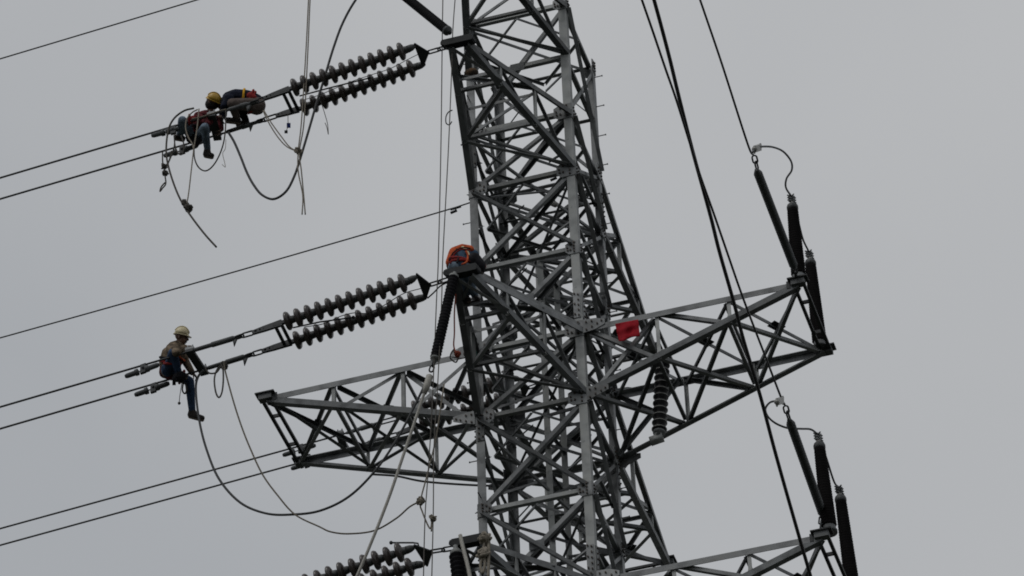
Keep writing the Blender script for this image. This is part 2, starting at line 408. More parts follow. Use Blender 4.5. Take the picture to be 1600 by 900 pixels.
# ------------------------------------------------------------------ cross arms
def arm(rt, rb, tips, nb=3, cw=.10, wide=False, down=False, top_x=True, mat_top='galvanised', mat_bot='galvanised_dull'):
    """rt/rb: top and bottom roots of the two trusses; tips: their ends"""
    tipmid = (tips[0]+tips[1])/2; cr = (rt[0]+rt[1])/2; axis = (tipmid-cr).normalized(); side = (tips[1]-tips[0]).normalized()
    # the tip itself is the mesh of the arm
    t = MB(); e = [tips[0]-side*.10, tips[1]+side*.10]
    if wide:
        for o in (-.075, .075):
            t.bar(tips[0]+axis*o-Z*.02, tips[1]+axis*o-Z*.02, .05, .045, axis)
        for k in (.28, .72):
            c = tips[0].lerp(tips[1], k); t.bar(c-axis*.075-Z*.0201, c+axis*.075-Z*.0201, .06, .03)
        for p in tips:
            t.box(p+axis*.0+Z*.035, axis, side, Z, .32, .18, .022); t.box(p+axis*.0-Z*.028, axis, side, Z, .22, .12, .10, 1)  # top slab coloured dark to stand in for its shaded underside
            t.box(p-axis*.16-Z*.03, axis, side, Z, .06, .02, .14)
    else:
        L2 = (e[1]-e[0]).length; c_ = (e[0]+e[1])/2; ring_ = [(-.5, .02), (-.47, .06), (.47, .06), (.5, .03), (.5, -.035), (.46, -.06), (-.36, -.06), (-.5, -.02)]
        t.prism([c_-axis*.07+side*(x_*L2)+Z*z_ for x_, z_ in ring_], [c_+axis*.07+side*(x_*L2)+Z*z_ for x_, z_ in ring_])
        t.box((e[0]+e[1])/2+Z*.078, side, axis, Z, (e[1]-e[0]).length*.9, .10, .02)
    a = build('cross_arm', t, ['dark_steel' if wide else 'shaded_tip_steel', 'galvanised_dull'], tower)  # near tips get the steel darkened for shade
    bt = [p-Z*.10 for p in tips]
    for i in (0, 1):
        o = side*(-1 if i == 0 else 1)
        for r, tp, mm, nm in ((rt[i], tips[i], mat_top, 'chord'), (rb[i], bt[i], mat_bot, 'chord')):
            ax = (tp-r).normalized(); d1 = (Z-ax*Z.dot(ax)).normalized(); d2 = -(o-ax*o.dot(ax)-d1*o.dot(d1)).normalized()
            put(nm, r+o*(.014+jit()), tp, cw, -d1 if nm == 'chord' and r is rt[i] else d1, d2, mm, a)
        for k in range(1, nb):
            f = k/nb; p, q = rt[i].lerp(tips[i], f), rb[i].lerp(bt[i], f)
            put('hanger', p-o*.02, q-o*.02, .06, axis, -o, 'galvanised_pale', a)
        for k in range(nb-1):                   # truss diagonals
            f0, f1 = k/nb, (k+1)/nb
            ways = [(rt[i].lerp(tips[i], f0), rb[i].lerp(bt[i], f1), .045)]
            if not down: ways = [(rb[i].lerp(bt[i], f0), rt[i].lerp(tips[i], f1), .045)]
            elif k == 0: ways.append((rb[i].lerp(bt[i], f0), rt[i].lerp(tips[i], f1), .13))
            for p, q, dp in ways:
                ax = (q-p).normalized(); d1 = o.cross(ax).normalized()
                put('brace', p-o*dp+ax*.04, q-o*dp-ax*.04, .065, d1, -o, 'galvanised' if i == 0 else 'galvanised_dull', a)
    for k in range(nb):                         # lacing between the two trusses, top and bottom
        f0, f1 = k/nb, (k+1)/nb
        for R_, T_, dz in ((rt, tips, -.03), (rb, bt, .03)):
            p0, p1 = R_[0].lerp(T_[0], f0), R_[1].lerp(T_[1], f0); q0, q1 = R_[0].lerp(T_[0], f1), R_[1].lerp(T_[1], f1)
            pairs = [(p0, q1)] if (k+(dz > 0)) % 2 == 0 else [(p1, q0)]
            if wide: pairs = [(p0, q1), (p1, q0)]
            for j, (p, q) in enumerate(pairs):
                ax = (q-p).normalized(); s2 = Z.cross(ax).normalized(); h = Z*(dz*(1+j*1.6))
                put('lacing', p+ax*.05+h, q-ax*.05+h, .062, s2, Z if dz > 0 else -Z, 'galvanised_dull' if j else 'galvanised', a)
            if wide and dz < 0:                 # plate bolted where the two cross
                den = (p1-p0).length/((p1-p0).length+(q1-q0).length); cx = p0.lerp(q1, den)+Z*(dz*1.8); u = (q1-p0).normalized(); s2 = Z.cross(u)
                gp = MB(); gp.box(cx, u, s2, Z, .24, .17, .012); build('crossing_plate', gp, 'dark_steel', a)
            if k:
                ax = (p1-p0).normalized(); s2 = Z.cross(ax).normalized()
                put('cross_strut', p0+ax*.03+Z*dz*3.6, p1-ax*.03+Z*dz*3.6, .055, s2, Z if dz > 0 else -Z, 'galvanised', a)
    return a
def front_arm(top, bot, T, hw=.17):
    d = V((1, 0, 0))
    return arm([corner(-1, -1, ZL[top]), corner(1, -1, ZL[top])], [corner(-1, -1, ZL[bot]), corner(1, -1, ZL[bot])], [T-d*hw, T+d*hw], 3, .105)
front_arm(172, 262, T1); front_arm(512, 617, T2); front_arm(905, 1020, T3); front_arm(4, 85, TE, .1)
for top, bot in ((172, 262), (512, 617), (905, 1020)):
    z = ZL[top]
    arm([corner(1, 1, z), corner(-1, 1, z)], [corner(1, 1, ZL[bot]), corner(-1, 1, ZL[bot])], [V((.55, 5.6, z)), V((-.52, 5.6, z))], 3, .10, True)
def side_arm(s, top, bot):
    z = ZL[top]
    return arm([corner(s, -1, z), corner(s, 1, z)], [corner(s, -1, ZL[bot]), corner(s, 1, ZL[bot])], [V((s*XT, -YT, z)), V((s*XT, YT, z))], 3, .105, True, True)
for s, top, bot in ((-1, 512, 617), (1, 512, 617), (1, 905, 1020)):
    a = side_arm(s, top, bot)
    for lv in (top, bot):
        for sy in (-1, 1):
            c = corner(s, sy, ZL[lv]); n = V((0, sy, 0)); u = V((s, 0, 0)); k = 0 if lv == top else .04
            gp = MB(); P = [(.006, -.13), (.20, -.10+k), (.36, -.03+k), (.36, .06+k), (.22, .12), (.006, .14)]
            gp.prism([c+n*.016+u*p+Z*q for p, q in P], [c+n*.028+u*p+Z*q for p, q in P])
            for p, q in ((.06, -.08), (.06, .07), (.15, -.04), (.15, .07), (.24, .0), (.31, .04)): gp.cyl(c+n*.027+u*p+Z*q, c+n*.05+u*p+Z*q, .016, n=6, mi=1)
            build('root_plate', gp, ['galvanised', 'bolt'], a)

# ------------------------------------------------------------------ insulators
def disc_mesh():
    mb = MB()
    # axis +Z towards the tower: shell then iron cap
    pr = [(-.062, .018, 1), (-.045, .032, 1), (-.03, .06, 0), (-.045, .135, 0), (-.035, .150, 0), (-.008, .152, 0), (.018, .135, 0), (.034, .10, 0), (.046, .062, 0),
          (.05, .064, 1), (.10, .058, 1), (.12, .042, 1), (.125, .02, 1)]
    mb.lathe((0, 0, 0), (0, 0, 1), pr, 20)
    return mb
DISC = None
def add_disc(parent, c, ax):
    global DISC
    if DISC is None:
        DISC = build('insulator_disc', disc_mesh(), ['porcelain', 'iron_cap'], None, True); o = DISC
    else:
        o = DISC.copy(); COL.objects.link(o)
    o.parent = parent; o.location = c-parent.location
    q = ax.to_track_quat('Z', 'Y'); o.rotation_mode = 'QUATERNION'; o.rotation_quaternion = q
    return o
def string_pair(T, attach, apex, y1, y2, up, lo, nd, label, offs=(-.25, .25), tailu=None, taill=None, horn=None):
    """twin strain string: chain, yoke plate, two rows of discs, frame and clamps; up/lo = (first disc, last disc) in the picture"""
    A = W(T, *attach); s = thing('insulator_string', A, label, 'insulator string', 'twin disc insulator strings')
    ap = W(T, *apex); a1, a2 = W(T, *y1, offs[0]), W(T, *y2, offs[1])
    ch = MB(); k = 3; d = (ap-A)
    nl = max(2, round(d.length/.17))
    for i in range(nl):
        p, q = A+d*(i/nl), A+d*((i+1)/nl); e = (q-p).normalized()*.02
        ch.link(p-e, q+e, .014, .075, NL if i % 2 else Z)
    build('chain', ch, 'dark_steel', s, True)
    yk = MB(); nrm = (a1-ap).cross(a2-ap).normalized()*.012
    dn = (ap-a1).normalized()*.05; dm = (ap-a2).normalized()*.05; w_ = (a2-a1).normalized()*.05
    P = [ap+dn*.8-w_*.6, ap+dm*.8+w_*.6, a2+w_-dm*.2, a2-dm, a1-dn, a1-w_-dn*.2]
    yk.prism([p-nrm for p in P], [p+nrm for p in P]); build('yoke_plate', yk, 'dark_steel', s)
    ends = []
    for row, o, ya in ((up, offs[0], a1), (lo, offs[1], a2)):
        f, l = W(T, *row[0], o), W(T, *row[1], o); ax = (f-l).normalized()
        for i in range(nd): add_disc(s, f.lerp(l, i/(nd-1)), ax)
        soc = MB(); soc.lathe(f+ax*.10, ya, [(0, .062), (.07, .055), (.12, .035), (.14, .018), ((ya-f-ax*.10).length, .016)], 12)
        build('socket', soc, 'iron_cap', s, True)
        ends.append((l, ax, o))
    (l1, x1, o1), (l2, x2, o2) = ends
    e1, e2 = l1-x1*.13, l2-x2*.13
    fr = MB()
    for sft in (.0, .10):
        fr.bar(e1-x1*sft, e2-x2*sft, .05, .03, x1)
    fr.bar(l1-x1*.05, e1-x1*.13, .06, .05); fr.bar(l2-x2*.05, e2-x2*.13, .06, .05)
    build('spacer_frame', fr, 'dark_steel', s)
    for (e, x, o), tail in (((e1, x1, o1), tailu), ((e2, x2, o2), taill)):
        if not tail: continue
        p1, p2, p3, p4 = [W(T, *q, o) for q in tail]    # plate end, link end, bracket, rod end
        pl = MB(); ax = (p1-e).normalized(); sd = NL; L = (p1-e).length
        uu = ax.cross(sd).normalized()
        def slab(x0, x1, h0, h1, v0=-1, v1=1):
            q0 = [(x0, h0*v0), (x1, h1*v0), (x1, h1*v1), (x0, h0*v1)]
            pl.prism([e+ax*a_+uu*b_-sd*.022 for a_, b_ in q0], [e+ax*a_+uu*b_+sd*.022 for a_, b_ in q0])
        slab(-.02, L*.6, .058, .048)
        slab(L*.6, L, .048, .034, .45, 1); slab(L*.6, L, .048, .034, -1, -.45)
        for f in (.66, .80, .97): slab(L*f-.022, L*f+.022, .0215, .0165)
        build('adjuster_plate', pl, 'dark_steel', s)
        lk = MB(); lk.link(p1-ax*.02, p2, .015, .085, uu); build('link', lk, 'dark_steel', s, True); lk = MB(); lk.link(p2+ax*-.04, p2+ax*.10, .014, .07, sd); build('link', lk, 'dark_steel', s, True)
        cl = MB(); ax2 = (p4-p3).normalized()
        cl.lathe(p2, p4, [(0, .02), (.03, .03), ((p3-p2).length, .032), ((p3-p2).length+.03, .045), ((p4-p2).length*.55, .045), ((p4-p2).length*.56, .036), ((p4-p2).length-.05, .034), ((p4-p2).length, .02)], 10)
        tri = p3+ax2*.04
        cl.prism([tri-sd*.01+uu*0, tri-sd*.01+ax2*-.09, tri-sd*.01+ax2*-.03-Z*.16], [tri+sd*.01, tri+sd*.01+ax2*-.09, tri+sd*.01+ax2*-.03-Z*.16])
        build('dead_end_clamp', cl, 'galvanised_dull', s, True)
    if horn:
        h = MB(); h.tube([W(T, *q) for q in horn], .014, 6); h.ball(W(T, *horn[0]), .03, n=8); build('arcing_horn', h, 'dark_steel', s, True)
    return s
string_pair(T1, (703, 72), (669, 82), (650, 71), (661, 101), ((628, 80), (462, 136)), ((643, 107), (477, 167)), 12,
            'topmost twin string of dark discs, two workers crouching at its wire end',
            tailu=((413, 154), (400, 159), (388, 164), (355, 172)), taill=((432, 181), (410, 188), (392, 194), (352, 207)), horn=((577, 122), (520, 136), (468, 150)))
string_pair(T2, (702, 436), (672, 445), (653, 431), (665, 464), ((630, 442), (451, 501)), ((645, 470), (466, 531)), 12,
            'middle twin string of dark discs, chained to the arm under the orange-clad worker',
            tailu=((395, 520), (377, 525), (367, 529), (294, 550)), taill=((410, 549), (393, 554), (383, 559), (322, 576)), horn=((552, 496), (500, 503), (458, 512)))
string_pair(T3, (711, 856), (674, 862), (650, 854), (667, 881), ((625, 863), (427, 929)), ((641, 886), (443, 952)), 12,
            'lowest twin string of dark discs, cut off by the bottom edge', horn=((611, 848), (645, 848), (653, 849), (655, 856), (661, 862)))
string_pair(TBK, (915, 575), (826, 606), (810, 592), (819, 619), ((793, 594), (650, 638)), ((805, 618), (662, 663)), 12,
            'twin string of ribbed discs seen through the tower body and the left cross arm',
            tailu=((620, 654), (592, 661), (584, 664), (540, 677)), taill=((620, 679), (605, 683), (596, 686), (552, 700)))

def polymer(name, a, b, r0, r1, pitch, m, label, cat, group=None, caps=('iron_cap', .7), n=16, rim=None, fit=.08):
    """ribbed rod insulator between a and b"""
    a, b = V(a), V(b); o = thing(name, a, label, cat, group); L = (b-a).length; k = max(3, int(L/pitch)); pr = [(0, r0*.5)]
    for i in range(k):
        z = L*i/k; p = L/k
        pr += [(z+p*.05, r0), (z+p*.46, r1, 0), (z+p*.56, r1, 1 if rim else 0), (z+p*.95, r0)]
    pr.append((L, r0*.5))
    mb = MB(); mb.lathe(a, b, pr, n); build('shed_column', mb, [m]+([rim] if rim else []), o, True)
    ax = (b-a).normalized(); c = MB()
    c.lathe(a-ax*fit, a+ax*.03, [(0, r0*caps[1]), (fit*.3, r0*caps[1]), (fit*.8, r0*1.12), (fit+.03, r0*1.12)], 14)
    build('end_fitting', c, caps[0], o, True); c = MB()
    c.lathe(b-ax*.03, b+ax*fit, [(0, r0*1.12), (.03+fit*.2, r0*1.12), (fit*.7, r0*caps[1]), (fit+.03, r0*caps[1])], 14); build('end_fitting', c, caps[0], o, True)
    return o
# black rod insulators by the near arms
o = polymer('rod_insulator', W(T2, 709, 432, -.12), W(T2, 680, 560, -.12), .068, .084, .058, 'black_rubber', 'thick black ribbed rod insulator hanging slanted below the orange-clad worker', 'insulator', caps=('galvanised_pale', .4))
c = MB(); p = [W(T2, x, y, -.12) for x, y in ((679, 563), (676, 573), (673, 581), (671, 590))]
c.link(p[0], p[1], .014, .06, NL); build('link', c, 'dark_steel', o, True); c = MB(); c.link(p[1]+Z*.02, p[2], .014, .06, RT); build('link', c, 'dark_steel', o, True)
polymer('rod_insulator', W(T1, 699, 48, -.1), W(T1, 590, -40, -.1), .074, .079, .045, 'black_rubber', 'thick black rod insulator slanting up out of frame above the topmost arm tip', 'insulator', caps=('dark_steel', .5))
o = polymer('rod_insulator', W(T3, 713, 866, -.1), W(T3, 724, 960, -.1), .085, .115, .085, 'black_rubber', 'black ribbed rod insulator hanging below the lowest near arm tip at the bottom edge', 'insulator', caps=('galvanised_pale', .4), fit=.16)
# post insulator under the right arm
PR = V((1.5, -.1, ZL[617])); ny = V((0, 1, 0))
o = polymer('post_insulator', on_plane(1035, 566, PR, ny), on_plane(1030, 676, PR, ny), .088, .122, .125, 'post_porcelain', 'glossy black post insulator with pale shed rims hanging inside the right cross arm', 'insulator', rim='shed_rim', caps=('galvanised_dull', .8), n=24)
c = MB(); p = [on_plane(x, y, PR, ny) for x, y in ((1028, 680), (1036, 683), (1016, 690), (1033, 560), (1036, 548))]
c.ball(p[0], .07, (1, 1, .7), 12); c.bar(p[1], p[2], .10, .12); c.cyl(p[3], p[4], .05); build('pipe_clamp', c, 'galvanised_pale', o, True)
# grey polymer strain insulators at the right hand arm tips
def RP(T, x, y): return on_plane(x, y, T, NR)
R1 = V((XT, -YT, ZL[512])); R2 = V((XT, -YT, ZL[905]))
for T, a, b, lk, lab in ((R1, (1184, 270), (1240, 415), ((1178, 243), (1181, 255), (1184, 266)), 'slim grey ribbed insulator leaning from the tip of the upper right cross arm'),
                         (R2, (1235, 661), (1285, 802), ((1227, 634), (1230, 646), (1234, 657)), 'slim grey ribbed insulator leaning from the tip of the lower right cross arm')):
    o = polymer('strain_insulator', RP(T, *a), RP(T, *b), .050, .069, .062, 'grey_rubber', lab, 'insulator', 'grey strain insulators', n=14)
    q = [RP(T, *t) for t in lk]; e = RP(T, *b); tip = T+Z*.08+V((-.02, 0, 0)); d = tip-e
    for p0, p1, sd in ((q[0], q[1], RT), (q[1]+(q[0]-q[1])*.2, q[2], UP), (e+d*.2, e+d*.65, RT), (e+d*.55, tip, UP)):
        c = MB(); c.link(p0, p1, .014, .07, sd); build('link', c, 'dark_steel', o, True)
    c = MB(); c.cyl(q[2], RP(T, *a), .02); build('eye_rod', c, 'dark_steel', o, True)
# cable terminations standing on the tips
def termination(base, top, label, r=.098):
    base, top = V(base), V(top); o = thing('cable_termination', base, label, 'cable termination', 'black cable terminations'); ax = (top-base).normalized(); L = (top-base).length
    k = int(L/.055); pr = [(0, r*.9)]
    for i in range(k):
        z = .05+(L-.16)*i/k; t = 1.12-.27*i/k
        pr += [(z, r*.98*t), (z+.02, r*1.09*t), (z+.03, r*.98*t)]
    pr += [(L-.10, r*.9), (L-.07, r*.75)]
    mb = MB(); mb.lathe(base, top, pr, 20); build('shed_column', mb, 'black_brown_rubber', o, True)
    c = MB(); c.lathe(top-ax*.09, top+ax*.3, [(0, r*.78), (.03, r*.95), (.07, r*.95), (.09, r*.85), (.10, r*.85), (.105, r*.5, 1), (.17, r*.3, 1)], 16)
    build('top_cap', c, ['iron_cap', 'aluminium'], o, True)
    cl = MB(); s1 = ax.orthogonal().normalized(); s2 = ax.cross(s1)
    for zz in (.10, .15, .20):
        cl.box(top+ax*zz, s1, s2, ax, .10, .05, .025); cl.cyl(top+ax*zz-s1*.08, top+ax*zz+s1*.08, .012, n=6)
        cl.cyl(top+ax*zz-s2*.07, top+ax*zz+s2*.07, .012, n=6)
    build('clamp', cl, 'galvanised', o)
    f = MB(); f.lathe(base-ax*.08, base+ax*.06, [(0, r*1.2), (.04, r*1.2), (.05, r*1.02), (.14, r*1.02)], 16); build('base_flange', f, 'galvanised_dull', o, True)
    return top+ax*.2
def YP(y0, x, y): return on_plane(x, y, V((0, y0, 0)), V((0, 1, 0)))
t1 = termination(YP(-.72, 1248, 433), YP(-.72, 1238, 322), 'black cable termination on the near corner of the upper right cross arm tip')
t2 = termination(YP(.80, 1281, 538), YP(.80, 1266, 409), 'black cable termination on the far corner of the upper right cross arm tip')
t3 = termination(YP(-.72, 1296, 826), YP(-.72, 1280, 695), 'black cable termination on the near corner of the lower right cross arm tip')
t4 = termination(YP(.80, 1333, 925), YP(.80, 1313, 778), 'black cable termination at lower right, cut off by the bottom edge')

# ------------------------------------------------------------------ conductors and cables
def cable(name, pts, r, m, label, cat, group=None, k=8, n=8, knots=(), kr=.05, sm=True):
    pts = spline(pts, k) if sm else pts
    mb = MB(); mb.tube(pts, r, n)
    for q in knots:
        mb.ball(q, kr*.8, (.8, .8, 1.35), 10, 0, .3)
        for i in range(5):
            u = V((random.uniform(-1, 1), random.uniform(-1, 1), random.uniform(-1, 1))).normalized(); v_ = u.orthogonal().normalized(); w_ = u.cross(v_)
            mb.tube([q+(v_*math.cos(t*.7)+w_*math.sin(t*.7))*kr*random.uniform(.6, 1.5) for t in range(9)], r*1.25, 6, 0, True)
    return solo(name, mb, m, pts[0], label, cat, group)
def span(T, a, b, o, L=240.):
    """wire from a through b (picture points), on to a far span with natural sag"""
    A, Bp = W(T, *a, o), W(T, *b, o); d = V((Bp.x-A.x, Bp.y-A.y, 0)); s = d.length; d = d/s; g_ = (Bp.z-A.z)/s; k = -g_/(2*L*.55) if g_ < 0 else .00012
    pts = []
    for i in range(61):
        x = L*(i/60)**1.8; pts.append(A+d*x+Z*(g_*x+k*x*(x-s)))
    return pts
WIRES = {}
for T, a, b, o, lab in ((T1, (356, 172), (0, 278), -.25, 'upper of the two line wires running left from the crouching pair'),
                        (T1, (353, 207), (0, 311), .25, 'lower of the two line wires running left from the crouching pair'),
                        (T2, (294, 550), (0, 636), -.25, 'upper line wire running left past the knees of the worker in the cream helmet'),
                        (T2, (322, 576), (0, 670), .25, 'lower line wire running left under the seat of the worker in the cream helmet'),
                        (TBK, (540, 677), (0, 826), -.25, 'upper of the two line wires running left behind the left cross arm'),
                        (TBK, (552, 700), (0, 852), .25, 'lower of the two line wires running left behind the left cross arm')):
    cable('line_conductor', span(T, a, b, o), .0165, 'weathered_wire', lab, 'wire', 'line conductors to the left', sm=False)
PE = corner(1, -1, ZL[262])+V((-.25, .15, 0))
NE = NL
def WE(x, y): return on_plane(x, y, PE, NE)
mid = [WE(869, 273), WE(785, 300), WE(712, 324)]
A, Bp = WE(712, 324), WE(0, 528); far = []
d = V((Bp.x-A.x, Bp.y-A.y, 0)); s = d.length; d /= s; gq = (Bp.z-A.z)/s; mz = (WE(356, 435).z-(A.z+Bp.z)/2)
for i in range(1, 61):
    x = 240*(i/60)**1.8; far.append(A+d*x+Z*(gq*x+.0016*x*(x-s)*math.exp(-x/60)))
cable('ground_wire', mid+far, .012, 'weathered_wire', 'thin single wire running left between the upper and middle workers into the tower', 'wire', sm=False)
cable('ground_wire', [TE+V((-.2, 0, 0))]+span(TE, (560, -76), (0, 92), 0.), .012, 'weathered_wire', 'thin single wire crossing the top left corner above the crouching pair', 'wire', sm=False)
for x, y, lab in ((868, 274, 'small dark clamp on the thin single wire, inside the tower by the front right leg'), (712, 325, 'small dark clamp on the thin single wire at the front left tower leg')):
    f = MB()
    p = WE(x, y); ax = (WE(x-10, y+3)-p).normalized(); f.cyl(p-ax*.09, p+ax*.09, .020); f.cyl(p-ax*.02-Z*.06, p+ax*.09-Z*.075, .022); f.cyl(p, p-Z*.06, .010)
    solo('wire_clamp', f, 'dark_steel', WE(x, y), lab, 'clamp')
# wires of the right hand line, going overhead towards the camera
def right_wire(pts, r, lab, T, end=30.):
    P = [RP(T, *p) for p in pts]; P = spline(P, 10); d = (P[-1]-P[-6]).normalized(); last = P[-1]
    P += [last+d*x+Z*(-.0*x) for x in (3, 8, 15, end)]
    return cable('line_conductor', P, r, 'black_cable', lab, 'wire', 'line conductors overhead on the right', sm=False)
right_wire(((1177, 242), (1172, 235), (1160, 200), (1127, 97), (1094, 0)), .0165, 'dark wire dropping to the grey insulator of the upper right cross arm', R1)
right_wire(((1226, 632), (1220, 620), (1197, 560), (1172, 495), (1155, 449), (1135, 391), (1115, 333), (1090, 262), (1058, 160), (1040, 108), (1020, 49), (1003, 0)), .0165, 'thinner of two dark wires crossing the right arm, ending at the lower grey insulator', R2, 40)
RC = V((XT-.2, -YT-.3, ZL[905]))
right_wire(((1270, 912), (1247, 833), (1213, 713), (1188, 619), (1162, 532), (1147, 474), (1124, 393), (1110, 337), (1086, 250), (1073, 200), (1059, 144), (1047, 94), (1034, 44), (1022, 0)), .027, 'thicker of two dark wires crossing in front of the right cross arm', RC, 40)
# jumpers at the terminations
def yv(pts, y0): return [YP(y0, *p) for p in pts]
def jumper(T, px, end, lab, r=.016, m='weathered_wire'):
    n = len(px); P = []
    y0 = RP(T, *px[0]).y
    for i, p in enumerate(px): P.append(on_plane(*p, V((0, y0+(end.y-y0)*i/n, 0)), V((0, 1, 0))))
    P.append(end); o = cable('jumper_cable', P, r, m, lab, 'cable', 'jumper cables at the terminations')
    return o
jumper(R1, ((1176, 238), (1180, 231), (1192, 229), (1208, 230), (1224, 237), (1236, 252), (1237, 266), (1229, 279), (1228, 293)), t1, 'looped grey cable bowing up from the upper right wire to the near termination')
jumper(R2, ((1224, 631), (1214, 627), (1203, 629), (1196, 639), (1200, 651), (1213, 662), (1232, 669), (1252, 670), (1267, 671)), t3, 'looped grey cable bowing left from the lower right wire to the near termination')
for a, b, yy, lab in ((t1, t2, ((1245, 335), (1254, 372)), 'short straight cable between the two terminations of the upper right arm'), (t3, t4, ((1290, 712), (1303, 752)), 'short straight cable between the two terminations of the lower right arm')):
    P = [a]+[YP(-.72+1.5*(i+1)/3, *q) for i, q in enumerate(yy)]+[b]
    cable('jumper_cable', P, .016, 'black_cable', lab, 'cable', 'jumper cables at the terminations')
for T, (x, y) in ((R1, (1179, 233)), (R2, (1214, 628))):
    f = MB(); p = RP(T, x, y); q = RP(T, x+9, y-3); f.bar(p, q, .10, .04, UP); f.ball(p, .045)
    f.cyl(p-UP*.07, p+UP*.05, .014, n=6); f.cyl(q-UP*.05, q+UP*.06, .014, n=6)
    solo('wire_clamp', f, 'aluminium', p, 'pale metal clamp at the upper right grey insulator' if T is R1 else 'pale metal clamp at the lower right grey insulator', 'clamp', smooth=False)
# vibration dampers on the line wires
def damper(T, o, c, l, r, lab):
    C_, L_, R_ = W(T, *c, o), W(T, *l, o), W(T, *r, o); ax = (R_-L_).normalized()
    d = thing('vibration_damper', C_, lab, 'vibration damper', 'vibration dampers on the line wires')
    b = MB(); b.box(C_-Z*.03, ax, NL, Z, .09, .05, .17); b.cyl(C_-NL*.05-Z*.02, C_+NL*.05-Z*.02, .02, n=6); build('clamp', b, 'dark_steel', d)
    m_ = MB(); m_.cyl(L_, R_, .010); build('messenger_cable', m_, 'dark_steel', d, True)
    for q, s in ((L_, -1), (R_, 1)):
        wq = MB(); wq.lathe(q+ax*s*-.10, q+ax*s*.14, [(0, .02), (.01, .055), (.06, .055), (.07, .042), (.2, .040), (.235, .028), (.24, .01)], 12); build('weight', wq, 'grey_rubber', d, True)
damper(T2, -.25, (224, 574), (208, 584), (236, 574), 'dumbbell damper on the upper wire left of the worker in the cream helmet')
damper(T2, .25, (240, 604), (223, 613), (252, 603), 'dumbbell damper on the lower wire left of the worker in the cream helmet')
damper(T1, -.25, (271, 201), (249, 209), (268, 204), 'dumbbell damper on the upper wire beside the raised leg of the yellow-helmeted worker')
damper(T1, .25, (285, 232), (268, 240), (297, 231), 'dumbbell damper on the lower wire below the yellow-helmeted worker')
damper(TBK, -.25, (470, 699), (453, 708), (482, 699), 'dumbbell damper on the upper rear wire at the left cross arm tip')
damper(TBK, .25, (480, 722), (466, 729), (494, 720), 'dumbbell damper on the lower rear wire at the left cross arm tip')
# spacer boards between twin wires
def board(T, a, b, lab):
    A, Bq = W(T, *a, -.25), W(T, *b, .25); s = thing('wire_spacer', A, lab, 'wire spacer', 'wire spacers'); mb = MB()
    ax = (Bq-A).normalized(); mb.bar(A-ax*.05, Bq+ax*.08, .13, .05, V((-1, B, 0))); build('board', mb, 'dark_steel', s)
    c = MB()
    for q in (A, Bq):
        for k in (-.04, .04): c.cyl(q+V((-1, B, 0))*k+Z*.02, q+V((-1, B, 0))*k+Z*.13, .013, n=6)
        c.box(q+Z*.05, V((-1, B, 0)), NL, Z, .14, .08, .05)
    build('clamp', c, 'galvanised', s)
board(T2, (297, 550), (317, 580), 'dark spacer board between the twin wires, held by the worker in the cream helmet')
board(T1, (331, 182), (339, 213), 'dark spacer board between the twin wires beside the yellow-helmeted worker')
board(TBK, (531, 680), (539, 703), 'dark spacer board between the rear twin wires, seen inside the left cross arm')

# loose cables and ropes
def wp(T, pts, o=0.): return [W(T, x, y, o) for x, y in pts]
cable('jumper_cable', wp(T2, ((318, 578), (309, 590), (306, 610), (311, 655), (322, 700), (342, 748), (375, 785), (415, 802), (455, 804), (500, 798), (545, 776), (585, 737), (618, 690), (645, 640), (662, 605), (671, 588))), .019, 'weathered_wire', 'long heavy cable sagging from the cream-helmeted worker to the slanted black rod', 'cable')
cable('pull_cable', wp(T2, ((671, 590), (657, 632), (630, 712), (606, 782), (575, 860), (545, 930)), -.14), .024, 'pale_cable', 'pale straight cable running down from the slanted black rod to the bottom edge', 'cable')
f = MB(); a, b = W(T2, 672, 586, -.14), W(T2, 663, 615, -.14); f.lathe(a, b, [(0, .03), (.02, .055), (.2, .055), ((b-a).length, .035)], 12)
solo('cable_grip', f, 'pale_cable', a, 'pale sleeve gripping the cable end under the slanted black rod', 'cable grip')
cable('jumper_cable', wp(T1, ((357, 207), (366, 222), (376, 245), (386, 270), (397, 290), (410, 305), (428, 311), (447, 299), (460, 275), (470, 245), (482, 205), (495, 160), (508, 118), (521, 75), (536, 35), (557, -2), (590, -45), (650, -90), (716, -114)), -.3), .020, 'weathered_wire', 'heavy dark cable looping below the crouching worker and up past the top string', 'cable')
for dx, lab in ((0, 'left strand of the pale hauling rope pair crossing the top disc string'), (5, 'right strand of the pale hauling rope pair crossing the top disc string')):
    cable('hauling_rope', wp(T1, ((488+dx*.6, -120), (482+dx*.5, 0), (478+dx*.6, 80), (471+dx*.8, 190), (466+dx*.4, 236), (466+dx, 268), (473+dx*.3, 305), (472+dx, 335)), -.35), .011, 'rope', lab, 'rope', 'pale hauling ropes', knots=[W(T1, 466, 236, -.35)] if dx == 0 else ())
for dx, lab in ((0, 'left tether rope sagging from the crouching worker to the rope knot'), (4, 'right tether rope sagging from the crouching worker to the rope knot')):
    cable('tether_rope', wp(T1, ((411+dx*.4, 173), (420+dx, 192), (434+dx*1.5, 214), (448+dx, 229), (465, 237)), -.35), .010, 'rope', lab, 'rope')
cable('sling_rope', wp(T1, ((303, 169), (288, 173), (273, 184), (264, 200), (260, 225), (261, 250), (270, 283), (283, 314), (300, 340), (320, 366), (338, 386)), -.45), .016, 'dark_rope', 'stiff rope looping left of the yellow-helmeted worker, its dark end hanging low', 'rope', knots=[W(T1, 289, 318, -.45), W(T1, 294, 325, -.45)], kr=.048)
cable('hand_line', wp(T1, ((311, 170), (308, 200), (303, 231), (299, 265), (295, 300), (292, 318)), -.5), .011, 'rope', 'straight rope hanging from the yellow-helmeted worker down to a knot', 'rope')
